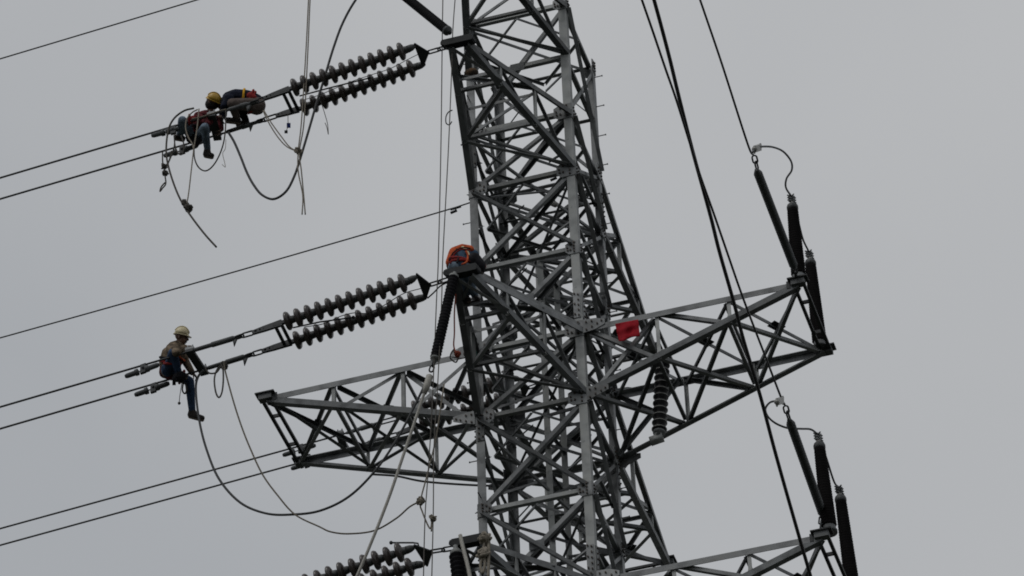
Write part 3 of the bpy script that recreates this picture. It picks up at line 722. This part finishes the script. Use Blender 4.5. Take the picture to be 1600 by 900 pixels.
cable('hand_line', wp(T1, ((353, 172), (352, 205), (348, 228), (340, 248), (330, 262), (320, 267), (310, 261), (304, 247), (303, 228)), -.4), .012, 'dark_rope', 'dark rope hanging in a deep loop between the two crouching workers', 'rope')
cable('hand_line', wp(T1, ((273, 210), (272, 230), (264, 252), (257, 262), (258, 275), (259, 287), (254, 294), (250, 299), (252, 292), (258, 285)), -.3), .012, 'dark_rope', 'short knotted rope tail hanging from the wires at the far left of the crouching pair', 'rope', knots=[W(T1, 256, 260, -.3), W(T1, 258, 270, -.3)], kr=.036)
cable('hand_line', wp(T1, ((272, 212), (274, 230), (280, 241), (286, 239), (287, 225), (283, 212)), -.32), .012, 'dark_rope', 'small dark rope loop under the raised leg of the yellow-helmeted worker', 'rope')
cable('hand_line', wp(T1, ((309, 171), (300, 176), (292, 186), (290, 200), (294, 214), (301, 226), (303, 236)), -.5), .011, 'rope', 'pale rope wrapped around the raised knee of the yellow-helmeted worker', 'rope')
cable('hand_line', wp(T1, ((300, 186), (315, 183), (330, 178), (345, 173), (354, 171)), -.5), .014, 'rope', 'pale rope stretched across the chest of the yellow-helmeted worker', 'rope')
cable('hand_line', wp(T1, ((254, 238), (254, 250), (255, 258), (258, 263), (264, 252), (268, 236)), -.3), .012, 'dark_rope', 'dark rope sling at the far left hanging from the lower top wire', 'rope')
for i, (pts, m_, r, lab) in enumerate((
        (((350, 565), (352, 580), (365, 628), (378, 668), (392, 703), (410, 741), (433, 773), (461, 804), (499, 823), (517, 831), (545, 834), (585, 829), (619, 810), (640, 792), (657, 783)), 'rope', .013, 'thin brown rope sagging from the middle twin wires across to a knot by the tower'),
        (((350, 568), (340, 576), (335, 592), (337, 612), (342, 621), (347, 612), (349, 590), (347, 572), (338, 582), (327, 583), (321, 576)), 'dark_rope', .014, 'small hanging coil of rope tied on the lower middle wire'))):
    cable('hand_line', wp(T2, pts, -.05), r, m_, lab, 'rope', knots=[W(T2, 657, 783, -.05)] if i == 0 else [W(T2, 350, 571, .2)], kr=.045)
TR = V((0, -3.0, 0))
def vr(pts, o=0.): return [on_plane(x, y, TR+NL*o, NL) for x, y in pts]
for pts, m_, r, lab, kn in (
        (((693, -60), (691, 60), (689, 225), (685, 400), (682, 470), (675, 640), (668, 751), (664, 811), (661, 930)), 'dark_rope', .009, 'leftmost of the thin vertical ropes hanging beside the tower', ()),
        (((716, -60), (708, 40), (706, 100), (701, 225), (692, 400), (690, 470), (684, 600), (678, 700), (677, 800), (674, 930)), 'dark_rope', .009, 'long thin vertical rope right of its twin beside the tower', ()),
        (((694, 600), (688, 640), (680, 690), (668, 740), (657, 783), (660, 800), (672, 826), (675, 808), (674, 830)), 'rope', .012, 'pale knotted rope end hanging between the thin vertical ropes', ((657, 784), (676, 809)))):
    cable('hanging_rope', vr(pts, .05 if m_ == 'rope' else 0.), r, m_, lab, 'rope', knots=[vr([q])[0] for q in kn], kr=.038)
cable('hanging_rope', vr(((712, 460), (710, 490), (710, 520), (709, 540), (713, 552), (718, 556)), .2), .012, 'red_rope', 'short red rope hanging behind the slanted black rod', 'rope', knots=vr([(715, 553)], .2), kr=.035)
cable('hanging_rope', vr(((710, 545), (705, 552), (704, 560), (712, 566), (716, 560)), .25), .012, 'dark_rope', 'little dark rope ring beside the red rope', 'rope')
cable('loose_wire', wp(T1, ((501, 158), (505, 170), (509, 183), (512, 195), (513, 210), (511, 200), (508, 192))), .006, 'dark_rope', 'curled hair-thin wire dangling under the top disc string', 'wire')
cable('loose_wire', wp(T1, ((655, 84), (635, 94), (610, 107), (580, 117), (545, 129), (500, 148), (468, 158)), 0.), .006, 'weathered_wire', 'hair-thin slack wire between the two rows of the top disc string', 'wire')
cable('loose_wire', wp(T2, ((660, 450), (630, 459), (600, 477), (575, 489), (552, 489), (530, 495), (505, 506), (475, 511)), 0.), .007, 'weathered_wire', 'hair-thin slack wire between the two rows of the middle disc string', 'wire')
cable('loose_wire', wp(T2, ((668, 466), (678, 457), (688, 447), (702, 440)), .05), .012, 'weathered_wire', 'short thin wire below the chain of the middle disc string', 'wire')
cable('loose_wire', wp(T1, ((707, 172), (701, 175), (697, 182), (697, 192), (702, 195), (706, 190)), .1), .010, 'weathered_wire', 'small thin wire loop beside the tower below the topmost arm tip', 'wire')
cable('loose_wire', wp(T1, ((353, 218), (352, 232), (348, 240), (351, 254), (352, 261), (347, 257)), -.2), .005, 'rope', 'pale hair-thin thread dangling between the crouching workers', 'wire')
f = MB(); P = wp(T1, ((450, 178), (450, 190), (451, 196), (449, 200), (447, 206)), -.1); f.tube(P, .006, 6); f.box(P[2], RT, FW, UP, .06, .04, .08, 1); f.box(P[4], RT, FW, UP, .05, .04, .05, 2)
solo('tag_on_string', f, ['dark_rope', 'blue_plastic', 'dark_steel'], P[0], 'little blue tag dangling on a string under the top disc string', 'tag', smooth=False)
cable('loose_cable', [on_plane(x, y, V((0, .5, 0)), V((0, 1, 0))) for x, y in ((580, 741), (620, 744), (660, 752), (720, 757), (790, 760))], .018, 'weathered_wire', 'slack cable running along just under the left cross arm into the tower', 'cable')
# rope bundle tied on the lowest near arm tip, and a pale rod
cable('rope_bundle', vr(((752, 838), (757, 846), (755, 862), (758, 880), (754, 895), (751, 880), (762, 860), (764, 846), (763, 905)), -.0), .022, 'rope', 'bundle of tan rope tied round the lowest near arm', 'rope', knots=vr([(758, 842), (756, 866)]), kr=.07)
cable('pull_cable', wp(T3, ((719, 836), (724, 858), (731, 885), (737, 915)), -.2), .03, 'pale_cable', 'short pale cable over the lowest near arm tip', 'cable')
# sheet of green netting on the left front leg
gm = MB(); n = 8
for i in range(n+1):
    for j in range(n+1):
        x = 731+13*j/n*(i/n*.9+.15)+2*math.sin(i*1.1); y = 505+52*i/n+2*math.sin(j*2.)
        gm.v.append(on_plane(x, y, V((0, -1.08+.05*math.sin(i*1.3+j*.9), 0)), V((0, 1, 0))))
for i in range(n):
    for j in range(n): gm.f.append((i*(n+1)+j, i*(n+1)+j+1, (i+1)*(n+1)+j+1, (i+1)*(n+1)+j)); gm.m.append(0)
o = solo('green_rag', gm, 'green_cloth', gm.v[0], 'dark green rag hanging on the front left tower leg', 'rag')
md = o.modifiers.new('thick', 'SOLIDIFY'); md.thickness = .008
for (x, y), d, r, sq, m_, lab in (((741, 604), -.98, .09, (.8, .6, 1.9), 'black_clothes', 'black cloth bundle hanging on the front left leg beside the left arm root'),
                                 ((736, 114), -1.9, .10, (1.2, .8, .75), 'canvas', 'dark stained canvas bag lying inside the topmost near arm')):
    c = on_plane(x, y, V((0, d, 0)), V((0, 1, 0))); f = MB(); f.ball(c, r, sq, 14, 0, .12); f.ball(c+Z*r*sq[2]*.8, r*.45, (1, 1, 1), 8, 0, .2)
    solo('cloth_bundle' if m_ != 'canvas' else 'canvas_bag', f, m_, c, lab, 'bundle' if m_ != 'canvas' else 'bag')
# red flag on the right arm
fm = MB(); nx, nyq = 22, 14
c00, c10, c01, c11 = (961, 506), (997, 499), (967, 533), (1000, 525)
for j in range(nyq+1):
    for i in range(nx+1):
        u, v = i/nx, j/nyq
        x = (c00[0]*(1-u)+c10[0]*u)*(1-v)+(c01[0]*(1-u)+c11[0]*u)*v; y = (c00[1]*(1-u)+c10[1]*u)*(1-v)+(c01[1]*(1-u)+c11[1]*u)*v
        y += 1.2*math.sin(u*7)*v
        fm.v.append(on_plane(x, y, V((0, -.97+.024*math.sin(u*9+v*3)*(.3+v)+.012*math.sin(v*11+u*2), 0)), V((0, 1, 0))))
for j in range(nyq):
    for i in range(nx): fm.f.append((j*(nx+1)+i, j*(nx+1)+i+1, (j+1)*(nx+1)+i+1, (j+1)*(nx+1)+i)); fm.m.append(0)
o = solo('red_flag', fm, 'red_cloth', fm.v[0], 'small red flag hanging from the top edge of the right cross arm', 'flag')
md = o.modifiers.new('thick', 'SOLIDIFY'); md.thickness = .004
# pale cylinder hanging inside the tower
hw = MB(); q = [on_plane(x, y, V((0, .1, 0)), V((0, 1, 0))) for x, y in ((867, 302), (867, 314), (858, 316), (870, 321))]
hw.cyl(q[0], q[1], .006, n=6); hw.lathe(q[2], q[3], [(0, .03), (.02, .045), ((q[3]-q[2]).length-.02, .045), ((q[3]-q[2]).length, .03)], 12); hw.link(q[0]+Z*.05, q[0]-Z*.06, .008, .05, RT)
solo('hanging_weight', hw, 'shed_rim', q[0], 'small pale cylinder hanging on a wire inside the upper tower body', 'weight')

# ------------------------------------------------------------------ people
_b = bmesh.new(); bmesh.ops.create_icosphere(_b, subdivisions=2, radius=1.0); ICO = [v.co.copy() for v in _b.verts]; _b.free()
def hull(bm, a, b, ra, rb):
    vs = [bm.verts.new(c+d*r) for c, r in ((a, ra), (b, rb)) for d in ICO]
    r_ = bmesh.ops.convex_hull(bm, input=vs, use_existing_faces=False)
    loose = [v for v in bm.verts if not v.link_faces]
    bmesh.ops.delete(bm, geom=loose, context='VERTS')
def fused(name, prims, mats, parent, voxel=.009, smooth=4, grow=0.):
    """prims (a, b, ra, rb, material): tapered limbs fused into one skin"""
    O = parent.location; me = bpy.data.meshes.new(name+'_src'); allv = []; allf = []
    for a, b, ra, rb, mi in prims:
        bm = bmesh.new(); hull(bm, V(a)-O, V(b)-O, ra+grow, rb+grow); bm.verts.ensure_lookup_table(); bm.verts.index_update()
        o_ = len(allv); allv += [tuple(v.co) for v in bm.verts]; allf += [tuple(v.index+o_ for v in f.verts) for f in bm.faces]; bm.free()
    me.from_pydata(allv, [], allf); me.update()
    tmp = bpy.data.objects.new('tmp', me); COL.objects.link(tmp)
    r = tmp.modifiers.new('r', 'REMESH'); r.mode = 'VOXEL'; r.voxel_size = voxel
    s = tmp.modifiers.new('s', 'SMOOTH'); s.iterations = smooth; s.factor = .5
    dg = bpy.context.evaluated_depsgraph_get(); dg.update(); new = bpy.data.meshes.new_from_object(tmp.evaluated_get(dg))
    bpy.data.objects.remove(tmp); bpy.data.meshes.remove(me); new.name = name
    new.materials.clear()
    for m_ in mats: new.materials.append(MATS[m_])
    nf = len(new.polygons); cen = np.empty(nf*3); new.polygons.foreach_get('center', cen); cen = cen.reshape(-1, 3)
    best = np.full(nf, 1e9); idx = np.zeros(nf, int)
    for a, b, ra, rb, mi in prims:
        A_ = np.array(V(a)-O); D_ = np.array(V(b)-V(a)); dd = max(D_@D_, 1e-9); t = np.clip((cen-A_)@D_/dd, 0, 1)
        dist = np.linalg.norm(cen-A_-t[:, None]*D_, axis=1)-(ra+(rb-ra)*t)
        k = dist < best-1e-6; best[k] = dist[k]; idx[k] = mi
    new.polygons.foreach_set('material_index', idx.astype(np.int32)); new.polygons.foreach_set('use_smooth', np.ones(nf, bool)); new.update()
    ob = bpy.data.objects.new(name, new); COL.objects.link(ob); ob.parent = parent
    return ob
def hand(prims, wrist, toward, palm_n, mi, curl=.9, side=1):
    """palm, four unequal fingers bent round what is held and a thumb from the side of the palm"""
    f = (V(toward)-V(wrist)).normalized(); n = (V(palm_n)-f*V(palm_n).dot(f)).normalized(); s = f.cross(n)*side; w_ = V(wrist)
    for k, (o, l) in enumerate(((-.033, .068), (-.011, .078), (.011, .073), (.032, .058))):
        b = w_+f*.085+s*o; prims.append((w_+f*.02+s*o*.7, b, .019, .016, mi))
        m1 = b+f*l*.5*math.cos(curl*.5)+n*l*.5*math.sin(curl*.5); m2 = m1+f*l*.6*math.cos(curl*1.5)+n*l*.6*math.sin(curl*1.5)
        prims += [(b, m1, .0125, .011, mi), (m1, m2, .011, .009, mi)]
    t0 = w_+f*.03-s*.035; t1 = t0-s*.03+f*.03+n*.02; t2 = t1+f*.03+n*.025
    prims += [(t0, t1, .016, .013, mi), (t1, t2, .013, .010, mi)]
def head(prims, c, up, fwd, skin=0, eye=1, hair=None):
    up = V(up).normalized(); fwd = (V(fwd)-up*V(fwd).dot(up)).normalized(); rt = fwd.cross(up); c = V(c)
    prims += [(c+up*.03-fwd*.015, c+up*.035+fwd*.02, .088, .084, skin), (c-up*.045+fwd*.035, c-up*.07+fwd*.05, .065, .045, skin),
              (c+fwd*.10-up*.0, c+fwd*.118-up*.035, .012, .017, skin), (c+fwd*.095-up*.066-rt*.018, c+fwd*.095-up*.066+rt*.018, .011, .011, eye)]
    for s in (-1, 1):
        prims += [(c+rt*s*.085-fwd*.005+up*.015, c+rt*s*.090-fwd*.01-up*.03, .018, .012, skin), (c+fwd*.083+rt*s*.032+up*.005, c+fwd*.085+rt*s*.032+up*.005, .013, .013, eye)]
    return up, fwd, rt
def helmet(parent, c, up, fwd, m_):
    c = V(c); rt = fwd.cross(up); mb = MB(); n = 20; rows = []
    for i in range(8):
        th = math.pi/2*i/7
        rows.append([c+up*(.012+.122*math.sin(th))+(fwd*.118*math.cos(a)+rt*.102*math.sin(a))*max(math.cos(th), .02) for a in [2*math.pi*j/n for j in range(n)]])
    brim = [[c+up*(dz)+(fwd*(r+.012*max(0, math.cos(a))*k)*math.cos(a)+rt*(r-.02)*math.sin(a)) for a in [2*math.pi*j/n for j in range(n)]] for r, dz, k in ((.110, -.002, 0), (.132, -.012, 3.2), (.132, -.004, 3.2), (.120, .012, 0))]
    allr = brim+rows; o = 0
    for r in allr: mb.v += r
    for k in range(len(allr)-1):
        for j in range(n): mb.f.append((k*n+j, k*n+(j+1) % n, (k+1)*n+(j+1) % n, (k+1)*n+j)); mb.m.append(0)
    mb.f.append(tuple((len(allr)-1)*n+j for j in range(n))); mb.m.append(0)
    for off in (-.02, .02):                      # moulded ridges
        mb.tube([c+up*(.015+.124*math.sin(t))+fwd*(.120*math.cos(t))+rt*off for t in [math.pi*(.1+.8*k/10) for k in range(11)]], .008, 6)
    return build('helmet', mb, m_, parent, True)
def ring(c, ax, r1, r2, ref, n=18):
    ax = V(ax).normalized(); u = (V(ref)-ax*V(ref).dot(ax)).normalized(); v_ = ax.cross(u)
    return [V(c)+u*r1*math.cos(2*math.pi*i/n)+v_*r2*math.sin(2*math.pi*i/n) for i in range(n)]
class Fig:
    def __init__(s, base, label):
        s.D = (V(base)-CAM).dot(FW); s.o = thing('person', base, label, 'person'); s.p = []
    def P(s, x, y, d=0.): return CAM+ray(x, y)*(s.D+d)
    def limb(s, pts, rs, mi):
        for i in range(len(pts)-1): s.p.append((s.P(*pts[i]), s.P(*pts[i+1]), rs[i], rs[i+1], mi))
    def boot(s, ankle, heel, toe, m_='boot', r=.05):
        a, h, t = s.P(*ankle), s.P(*heel), s.P(*toe); pr = [(a, h, .055, .045, 0), (h, t, .045, .043, 0), (a, h.lerp(t, .55), .05, .045, 0), (h.lerp(t, .75), t, .047, .042, 0)]
        dn = (-UP+RT*.0); pr += [(h+dn*.03, t+dn*.03, .034, .034, 1)]
        return fused('boot', pr, [m_, 'sole'], s.o, .010, 2)
    def loops(s, name, m_, rings, r=.022):
        mb = MB()
        for g_ in rings: mb.tube(g_, r, 6, 0, True)
        return build(name, mb, m_, s.o, True)
L_ = V((-1, B, 0))
# --- worker in the cream helmet, astride the middle twin wires
f = Fig(W(T2, 266, 588, .2), 'person in cream helmet, tan shirt and blue jeans, one leg dangling from the wires')
MT = ['skin', 'eye', 'tan_shirt', 'jeans', 'brown_glove']
f.limb([(275, 549, .0), (268, 562, .0), (266, 578, 0)], [.175, .165, .165], 2); f.limb([(262, 552, .0), (259, 566, .0)], [.10, .11], 2)
f.limb([(269, 545, -.17), (281, 545, .15)], [.085, .085], 2)
f.limb([(279, 540, 0), (281, 533, 0)], [.062, .055], 0)
f.limb([(264, 577, -.09), (269, 580, .09)], [.13, .13], 3)
f.limb([(268, 546, -.2), (276, 551, -.43)], [.088, .070], 2); f.limb([(276, 551, -.43), (289, 543, -.26)], [.068, .050], 2)
hand(f.p, f.P(289, 543, -.26), f.P(299, 540, -.2), -UP, 4)
f.limb([(281, 548, .14), (289, 563, .1)], [.088, .070], 2); f.limb([(289, 563, .1), (300, 582, .0)], [.068, .050], 2)
hand(f.p, f.P(300, 582, 0), f.P(306, 588, 0), -RT, 4)
f.limb([(264, 580, -.1), (270, 552, -.36), (279, 581, -.27)], [.105, .078, .055], 3)
f.limb([(270, 582, .08), (296, 596, -.17), (300, 640, -.12)], [.105, .078, .058], 3)
hu, hf, hr = head(f.p, f.P(283, 527, 0), UP*.9+Z*.5+RT*.15, RT*1.0-UP*.35-FW*.25)
fused('body', f.p, MT, f.o)
helmet(f.o, f.P(283.5, 523.5, 0), (hu+hf*.12).normalized(), (hf-hu*.12).normalized(), 'cream_helmet')
f.boot((279, 582, -.27), (278, 588, -.27), (290, 587, -.3)); f.boot((300, 641, -.12), (297, 648, -.12), (316, 653, -.2))
f.loops('harness', 'red_webbing', [ring(f.P(267, 566, 0), UP+RT*.15, .16, .17, RT), ring(f.P(284, 589, -.05), RT+UP*-.4, .105, .105, UP), ring(f.P(267, 568, -.22), UP, .105, .105, RT)])
f.loops('chest_strap', 'orange_webbing', [ring(f.P(276, 553, 0), UP*.7+RT*.6, .175, .165, FW), ring(f.P(275, 553, 0), UP*.7-RT*.5, .175, .165, FW)], .016)
fused('back_pad', [(f.P(258, 570, .0), f.P(258, 582, .02), .085, .10, 0), (f.P(262, 586, -.05), f.P(268, 588, -.1), .07, .07, 0)], ['maroon_shirt'], f.o, .014)
f.loops('shoulder_strap', 'black_clothes', [ring(f.P(268, 560, 0), UP+RT*.1, .18, .18, RT)], .022)
b_ = MB(); b_.ball(f.P(280, 589, -.33), .095, (1.25, .8, .95), 12, 0, .1); b_.bar(f.P(276, 588, -.32), f.P(284, 596, -.32), .10, .10, FW); b_.bar(f.P(272, 590, -.24), f.P(272, 602, -.24), .06, .05, FW); build('tool_pouch', b_, 'black_clothes', f.o)
b_ = MB(); b_.tube(spline([f.P(x, y, -.25) for x, y in ((287, 592), (286, 600), (285, 610), (289, 615), (292, 608), (289, 598))]), .014, 6); b_.tube([f.P(x, y, -.3) for x, y in ((285, 592), (281, 618), (280, 629))], .006, 5); b_.ball(f.P(280, 630, -.3), .025); build('lanyard', b_, 'dark_rope', f.o, True)
# --- worker in the yellow helmet
f = Fig(W(T1, 306, 222, .2), 'person in yellow helmet, maroon shirt and faded jeans sitting on the top twin wires')
MT = ['skin', 'eye', 'maroon_shirt', 'faded_jeans', 'brown_glove', 'black_clothes']
f.limb([(321, 186, 0), (313, 200, 0), (307, 214, 0)], [.155, .140, .145], 2)
f.limb([(310, 182, -.16), (330, 181, .12)], [.085, .085], 2)
f.limb([(328, 176, 0), (331, 168, 0)], [.062, .055], 0)
f.limb([(302, 214, -.05), (311, 214, 0)], [.13, .13], 5)
f.limb([(330, 183, .1), (344, 188, -.08)], [.072, .056], 2); f.limb([(344, 188, -.08), (346, 202, -.2)], [.054, .042], 2)
hand(f.p, f.P(346, 202, -.2), f.P(342, 210, -.22), -RT, 4)
f.limb([(311, 184, -.2), (325, 192, -.40)], [.072, .056], 2); f.limb([(325, 192, -.40), (338, 184, -.22)], [.054, .040], 2)
hand(f.p, f.P(338, 184, -.22), f.P(346, 180, -.15), -UP, 4)
f.limb([(300, 213, -.05), (285, 188, -.3), (281, 213, -.05)], [.095, .075, .058], 3)
f.limb([(312, 214, -.1), (320, 199, -.45), (324, 232, -.28)], [.095, .074, .056], 3)
hu, hf, hr = head(f.p, f.P(331.5, 160, 0), UP+RT*.1, -UP*.25-RT*.75+FW*.5)
fused('body', f.p, MT, f.o)
helmet(f.o, f.P(333, 157, 0), (UP+RT*.45).normalized(), (RT-UP*.45).normalized(), 'yellow_helmet')
f.boot((281, 213, -.05), (286, 216, -.05), (275, 214, -.1)); f.boot((324, 233, -.28), (321, 241, -.28), (331, 243, -.33))
f.loops('gear_strap', 'black_clothes', [ring(f.P(318, 192, 0), UP*.7+RT*.7, .175, .165, FW), ring(f.P(313, 200, 0), UP+RT*.4, .165, .16, RT)], .024)
fused('hair', [(f.P(329.5, 163, 0), f.P(333, 163, .02), .10, .098, 0)], ['hair'], f.o, .012)
f.loops('harness', 'red_webbing', [ring(f.P(310, 207, 0), UP+RT*.45, .165, .165, RT), ring(f.P(296, 187, -.3), RT, .08, .06, UP), ring(f.P(318, 190, 0), UP*.6-RT*.6, .18, .165, FW)], .02)
b_ = MB(); b_.ball(f.P(299, 187, -.2), .085, (1.2, .8, .8), 10, 0, .12); build('shoulder_pad', b_, 'red_webbing', f.o)
b_ = MB(); b_.bar(f.P(303, 216, -.28), f.P(313, 224, -.28), .16, .12, FW); build('tool_pouch', b_, 'black_clothes', f.o)
# --- squatting worker in the navy jacket
f = Fig(W(T1, 385, 190, .2), 'person in navy jacket squatting bent double on the top twin wires')
MT = ['skin', 'eye', 'navy_jacket', 'brown_work_trousers', 'glove', 'black_clothes']
f.limb([(399, 161, .12), (386, 153, .12), (368, 152, .12), (358, 154, .12)], [.155, .135, .14, .12], 2)
f.limb([(357, 155, -.1), (356, 156, .28)], [.095, .095], 2)
f.limb([(401, 166, .0), (401, 164, .2)], [.15, .15], 3)
f.limb([(356, 157, -.12), (350, 165, -.2), (351, 180, -.12)], [.078, .06, .042], 2)
hand(f.p, f.P(351, 180, -.12), f.P(347, 188, -.1), RT, 4)
f.limb([(354, 158, .28), (348, 168, .3), (346, 182, .2)], [.075, .058, .042], 2)
hand(f.p, f.P(346, 182, .2), f.P(342, 189, .15), RT, 4)
f.limb([(398, 164, 0), (363, 162, -.2), (370, 184, -.05)], [.12, .088, .06], 3)
f.limb([(399, 168, .25), (374, 166, .2), (384, 188, .2)], [.12, .085, .058], 5)
f.limb([(354, 156, .12), (349, 160, .12)], [.06, .055], 0)
hu, hf, hr = head(f.p, f.P(350, 164, .14), -RT*.6+UP*.4, -UP*.9-RT*.5)
fused('body', f.p, MT, f.o)
fused('hair', [(f.P(349, 161, .14), f.P(350, 163, .12), .103, .10, 0)], ['hair'], f.o, .012)
f.boot((370, 185, -.05), (373, 189, -.05), (355, 187, -.12)); f.boot((384, 188, .2), (386, 191, .2), (372, 194, .15), 'black_clothes' if False else 'boot')
f.loops('reflective_band', 'yellow_webbing', [ring(f.P(380.5, 153, .12), RT+UP*-.05, .152, .155, UP), ring(f.P(381.8, 153, .12), RT+UP*-.05, .152, .155, UP)], .011)
f.loops('harness', 'red_webbing', [ring(f.P(391, 155, .12), RT-UP*.35, .158, .158, UP), ring(f.P(394, 158, .12), RT-UP*.35, .162, .16, UP), ring(f.P(400, 172, .05), RT*.4-UP, .14, .14, RT)], .02)
fused('harness_pad', [(f.P(391, 150, .02), f.P(396, 153, .0), .07, .06, 0), (f.P(397, 172, .02), f.P(403, 171, .02), .075, .06, 0)], ['red_webbing'], f.o, .012)
# --- worker in the orange harness on the near arm tip
f = Fig(T2+V((.02, .42, .0)), 'person in orange harness straps, blue top and jeans bending over the middle near arm tip')
MT = ['skin', 'eye', 'blue_shirt', 'faded_jeans', 'glove', 'black_clothes']
f.limb([(718, 417, -.05), (721, 405, .08), (724, 399, .28)], [.155, .15, .15], 2)
f.limb([(711, 400, .22), (739, 399, .3)], [.10, .10], 2)
f.limb([(713, 419, -.08), (725, 420, -.05)], [.135, .135], 3)
f.limb([(708, 402, .2), (703, 415, .1), (707, 430, -.12)], [.078, .06, .042], 5)
hand(f.p, f.P(707, 430, -.12), f.P(709, 438, -.2), RT, 4)
f.limb([(741, 401, .3), (750, 411, .2), (753, 424, .0)], [.085, .065, .045], 5)
hand(f.p, f.P(753, 424, 0), f.P(752, 432, -.05), -RT, 4)
f.limb([(712, 421, -.05), (718, 437, .02), (728, 462, .3)], [.11, .085, .058], 3)
f.limb([(727, 421, -.05), (733, 440, .1), (742, 462, .35)], [.11, .085, .058], 3)
f.limb([(726, 400, .4), (727, 402, .5)], [.062, .06], 0)
head(f.p, f.P(727, 405, .62), FW+UP*.2, -UP+FW*.3)
fused('body', f.p, MT, f.o)
fused('hair', [(f.P(727, 404, .64), f.P(727, 406, .66), .10, .095, 0)], ['hair'], f.o, .012)
f.boot((728, 463, .3), (727, 467, .3), (733, 468, .1)); f.boot((742, 463, .35), (741, 467, .35), (747, 468, .15))
vs = [(f.P(710, 394, .2), f.P(722, 389, .24), .075, .07, 0), (f.P(722, 389, .24), f.P(734, 390, .27), .07, .06, 0), (f.P(709, 396, .18), f.P(703, 410, .05), .075, .06, 0)]
fused('safety_vest', vs, ['orange_webbing'], f.o, .012, 3, .012)
f.loops('harness', 'red_webbing', [ring(f.P(719, 411, .0), UP+FW*.3, .165, .165, RT), ring(f.P(719, 408, .03), UP+FW*.3+RT*.2, .168, .168, RT), ring(f.P(712, 423, -.04), UP, .12, .12, RT), ring(f.P(727, 423, -.04), UP, .12, .12, RT)], .026)
for m_, rr, px_ in (('red_webbing', .014, ((704, 412, -.04), (707, 402, .06), (712, 395, .11), (721, 390, .15), (733, 391, .18))), ('black_clothes', .011, ((702, 407, .0), (706, 398, .10), (713, 391, .14), (724, 387, .17), (735, 388, .20))),
                    ('black_clothes', .013, ((713, 389, .15), (714, 396, .10), (716, 403, -.04), (714, 411, -.13))), ('orange_webbing', .016, ((728, 392, .10), (731, 400, .06), (729, 409, -.08), (722, 413, -.16)))):
    b_ = MB(); b_.tube(spline([f.P(q[0], q[1], q[2]-.11) for q in px_], 5), rr, 6); build('harness_strap', b_, m_, f.o, True)
b_ = MB(); b_.tube([f.P(x, y, d) for x, y, d in ((722, 386, .15), (729, 391, .08), (733, 399, .02), (736, 406, -.05))], .022, 6); build('shoulder_strap', b_, 'pale_strap', f.o, True)
fused('backpack', [(f.P(741, 405, -.02), f.P(750, 416, -.06), .11, .10, 0), (f.P(738, 412, -.02), f.P(747, 418, -.04), .10, .09, 0)], ['black_clothes'], f.o, .014)
b_ = MB(); b_.ball(f.P(756, 416, -.05), .05, (.8, .8, 1.2)); build('red_cuff', b_, 'red_webbing', f.o, True)
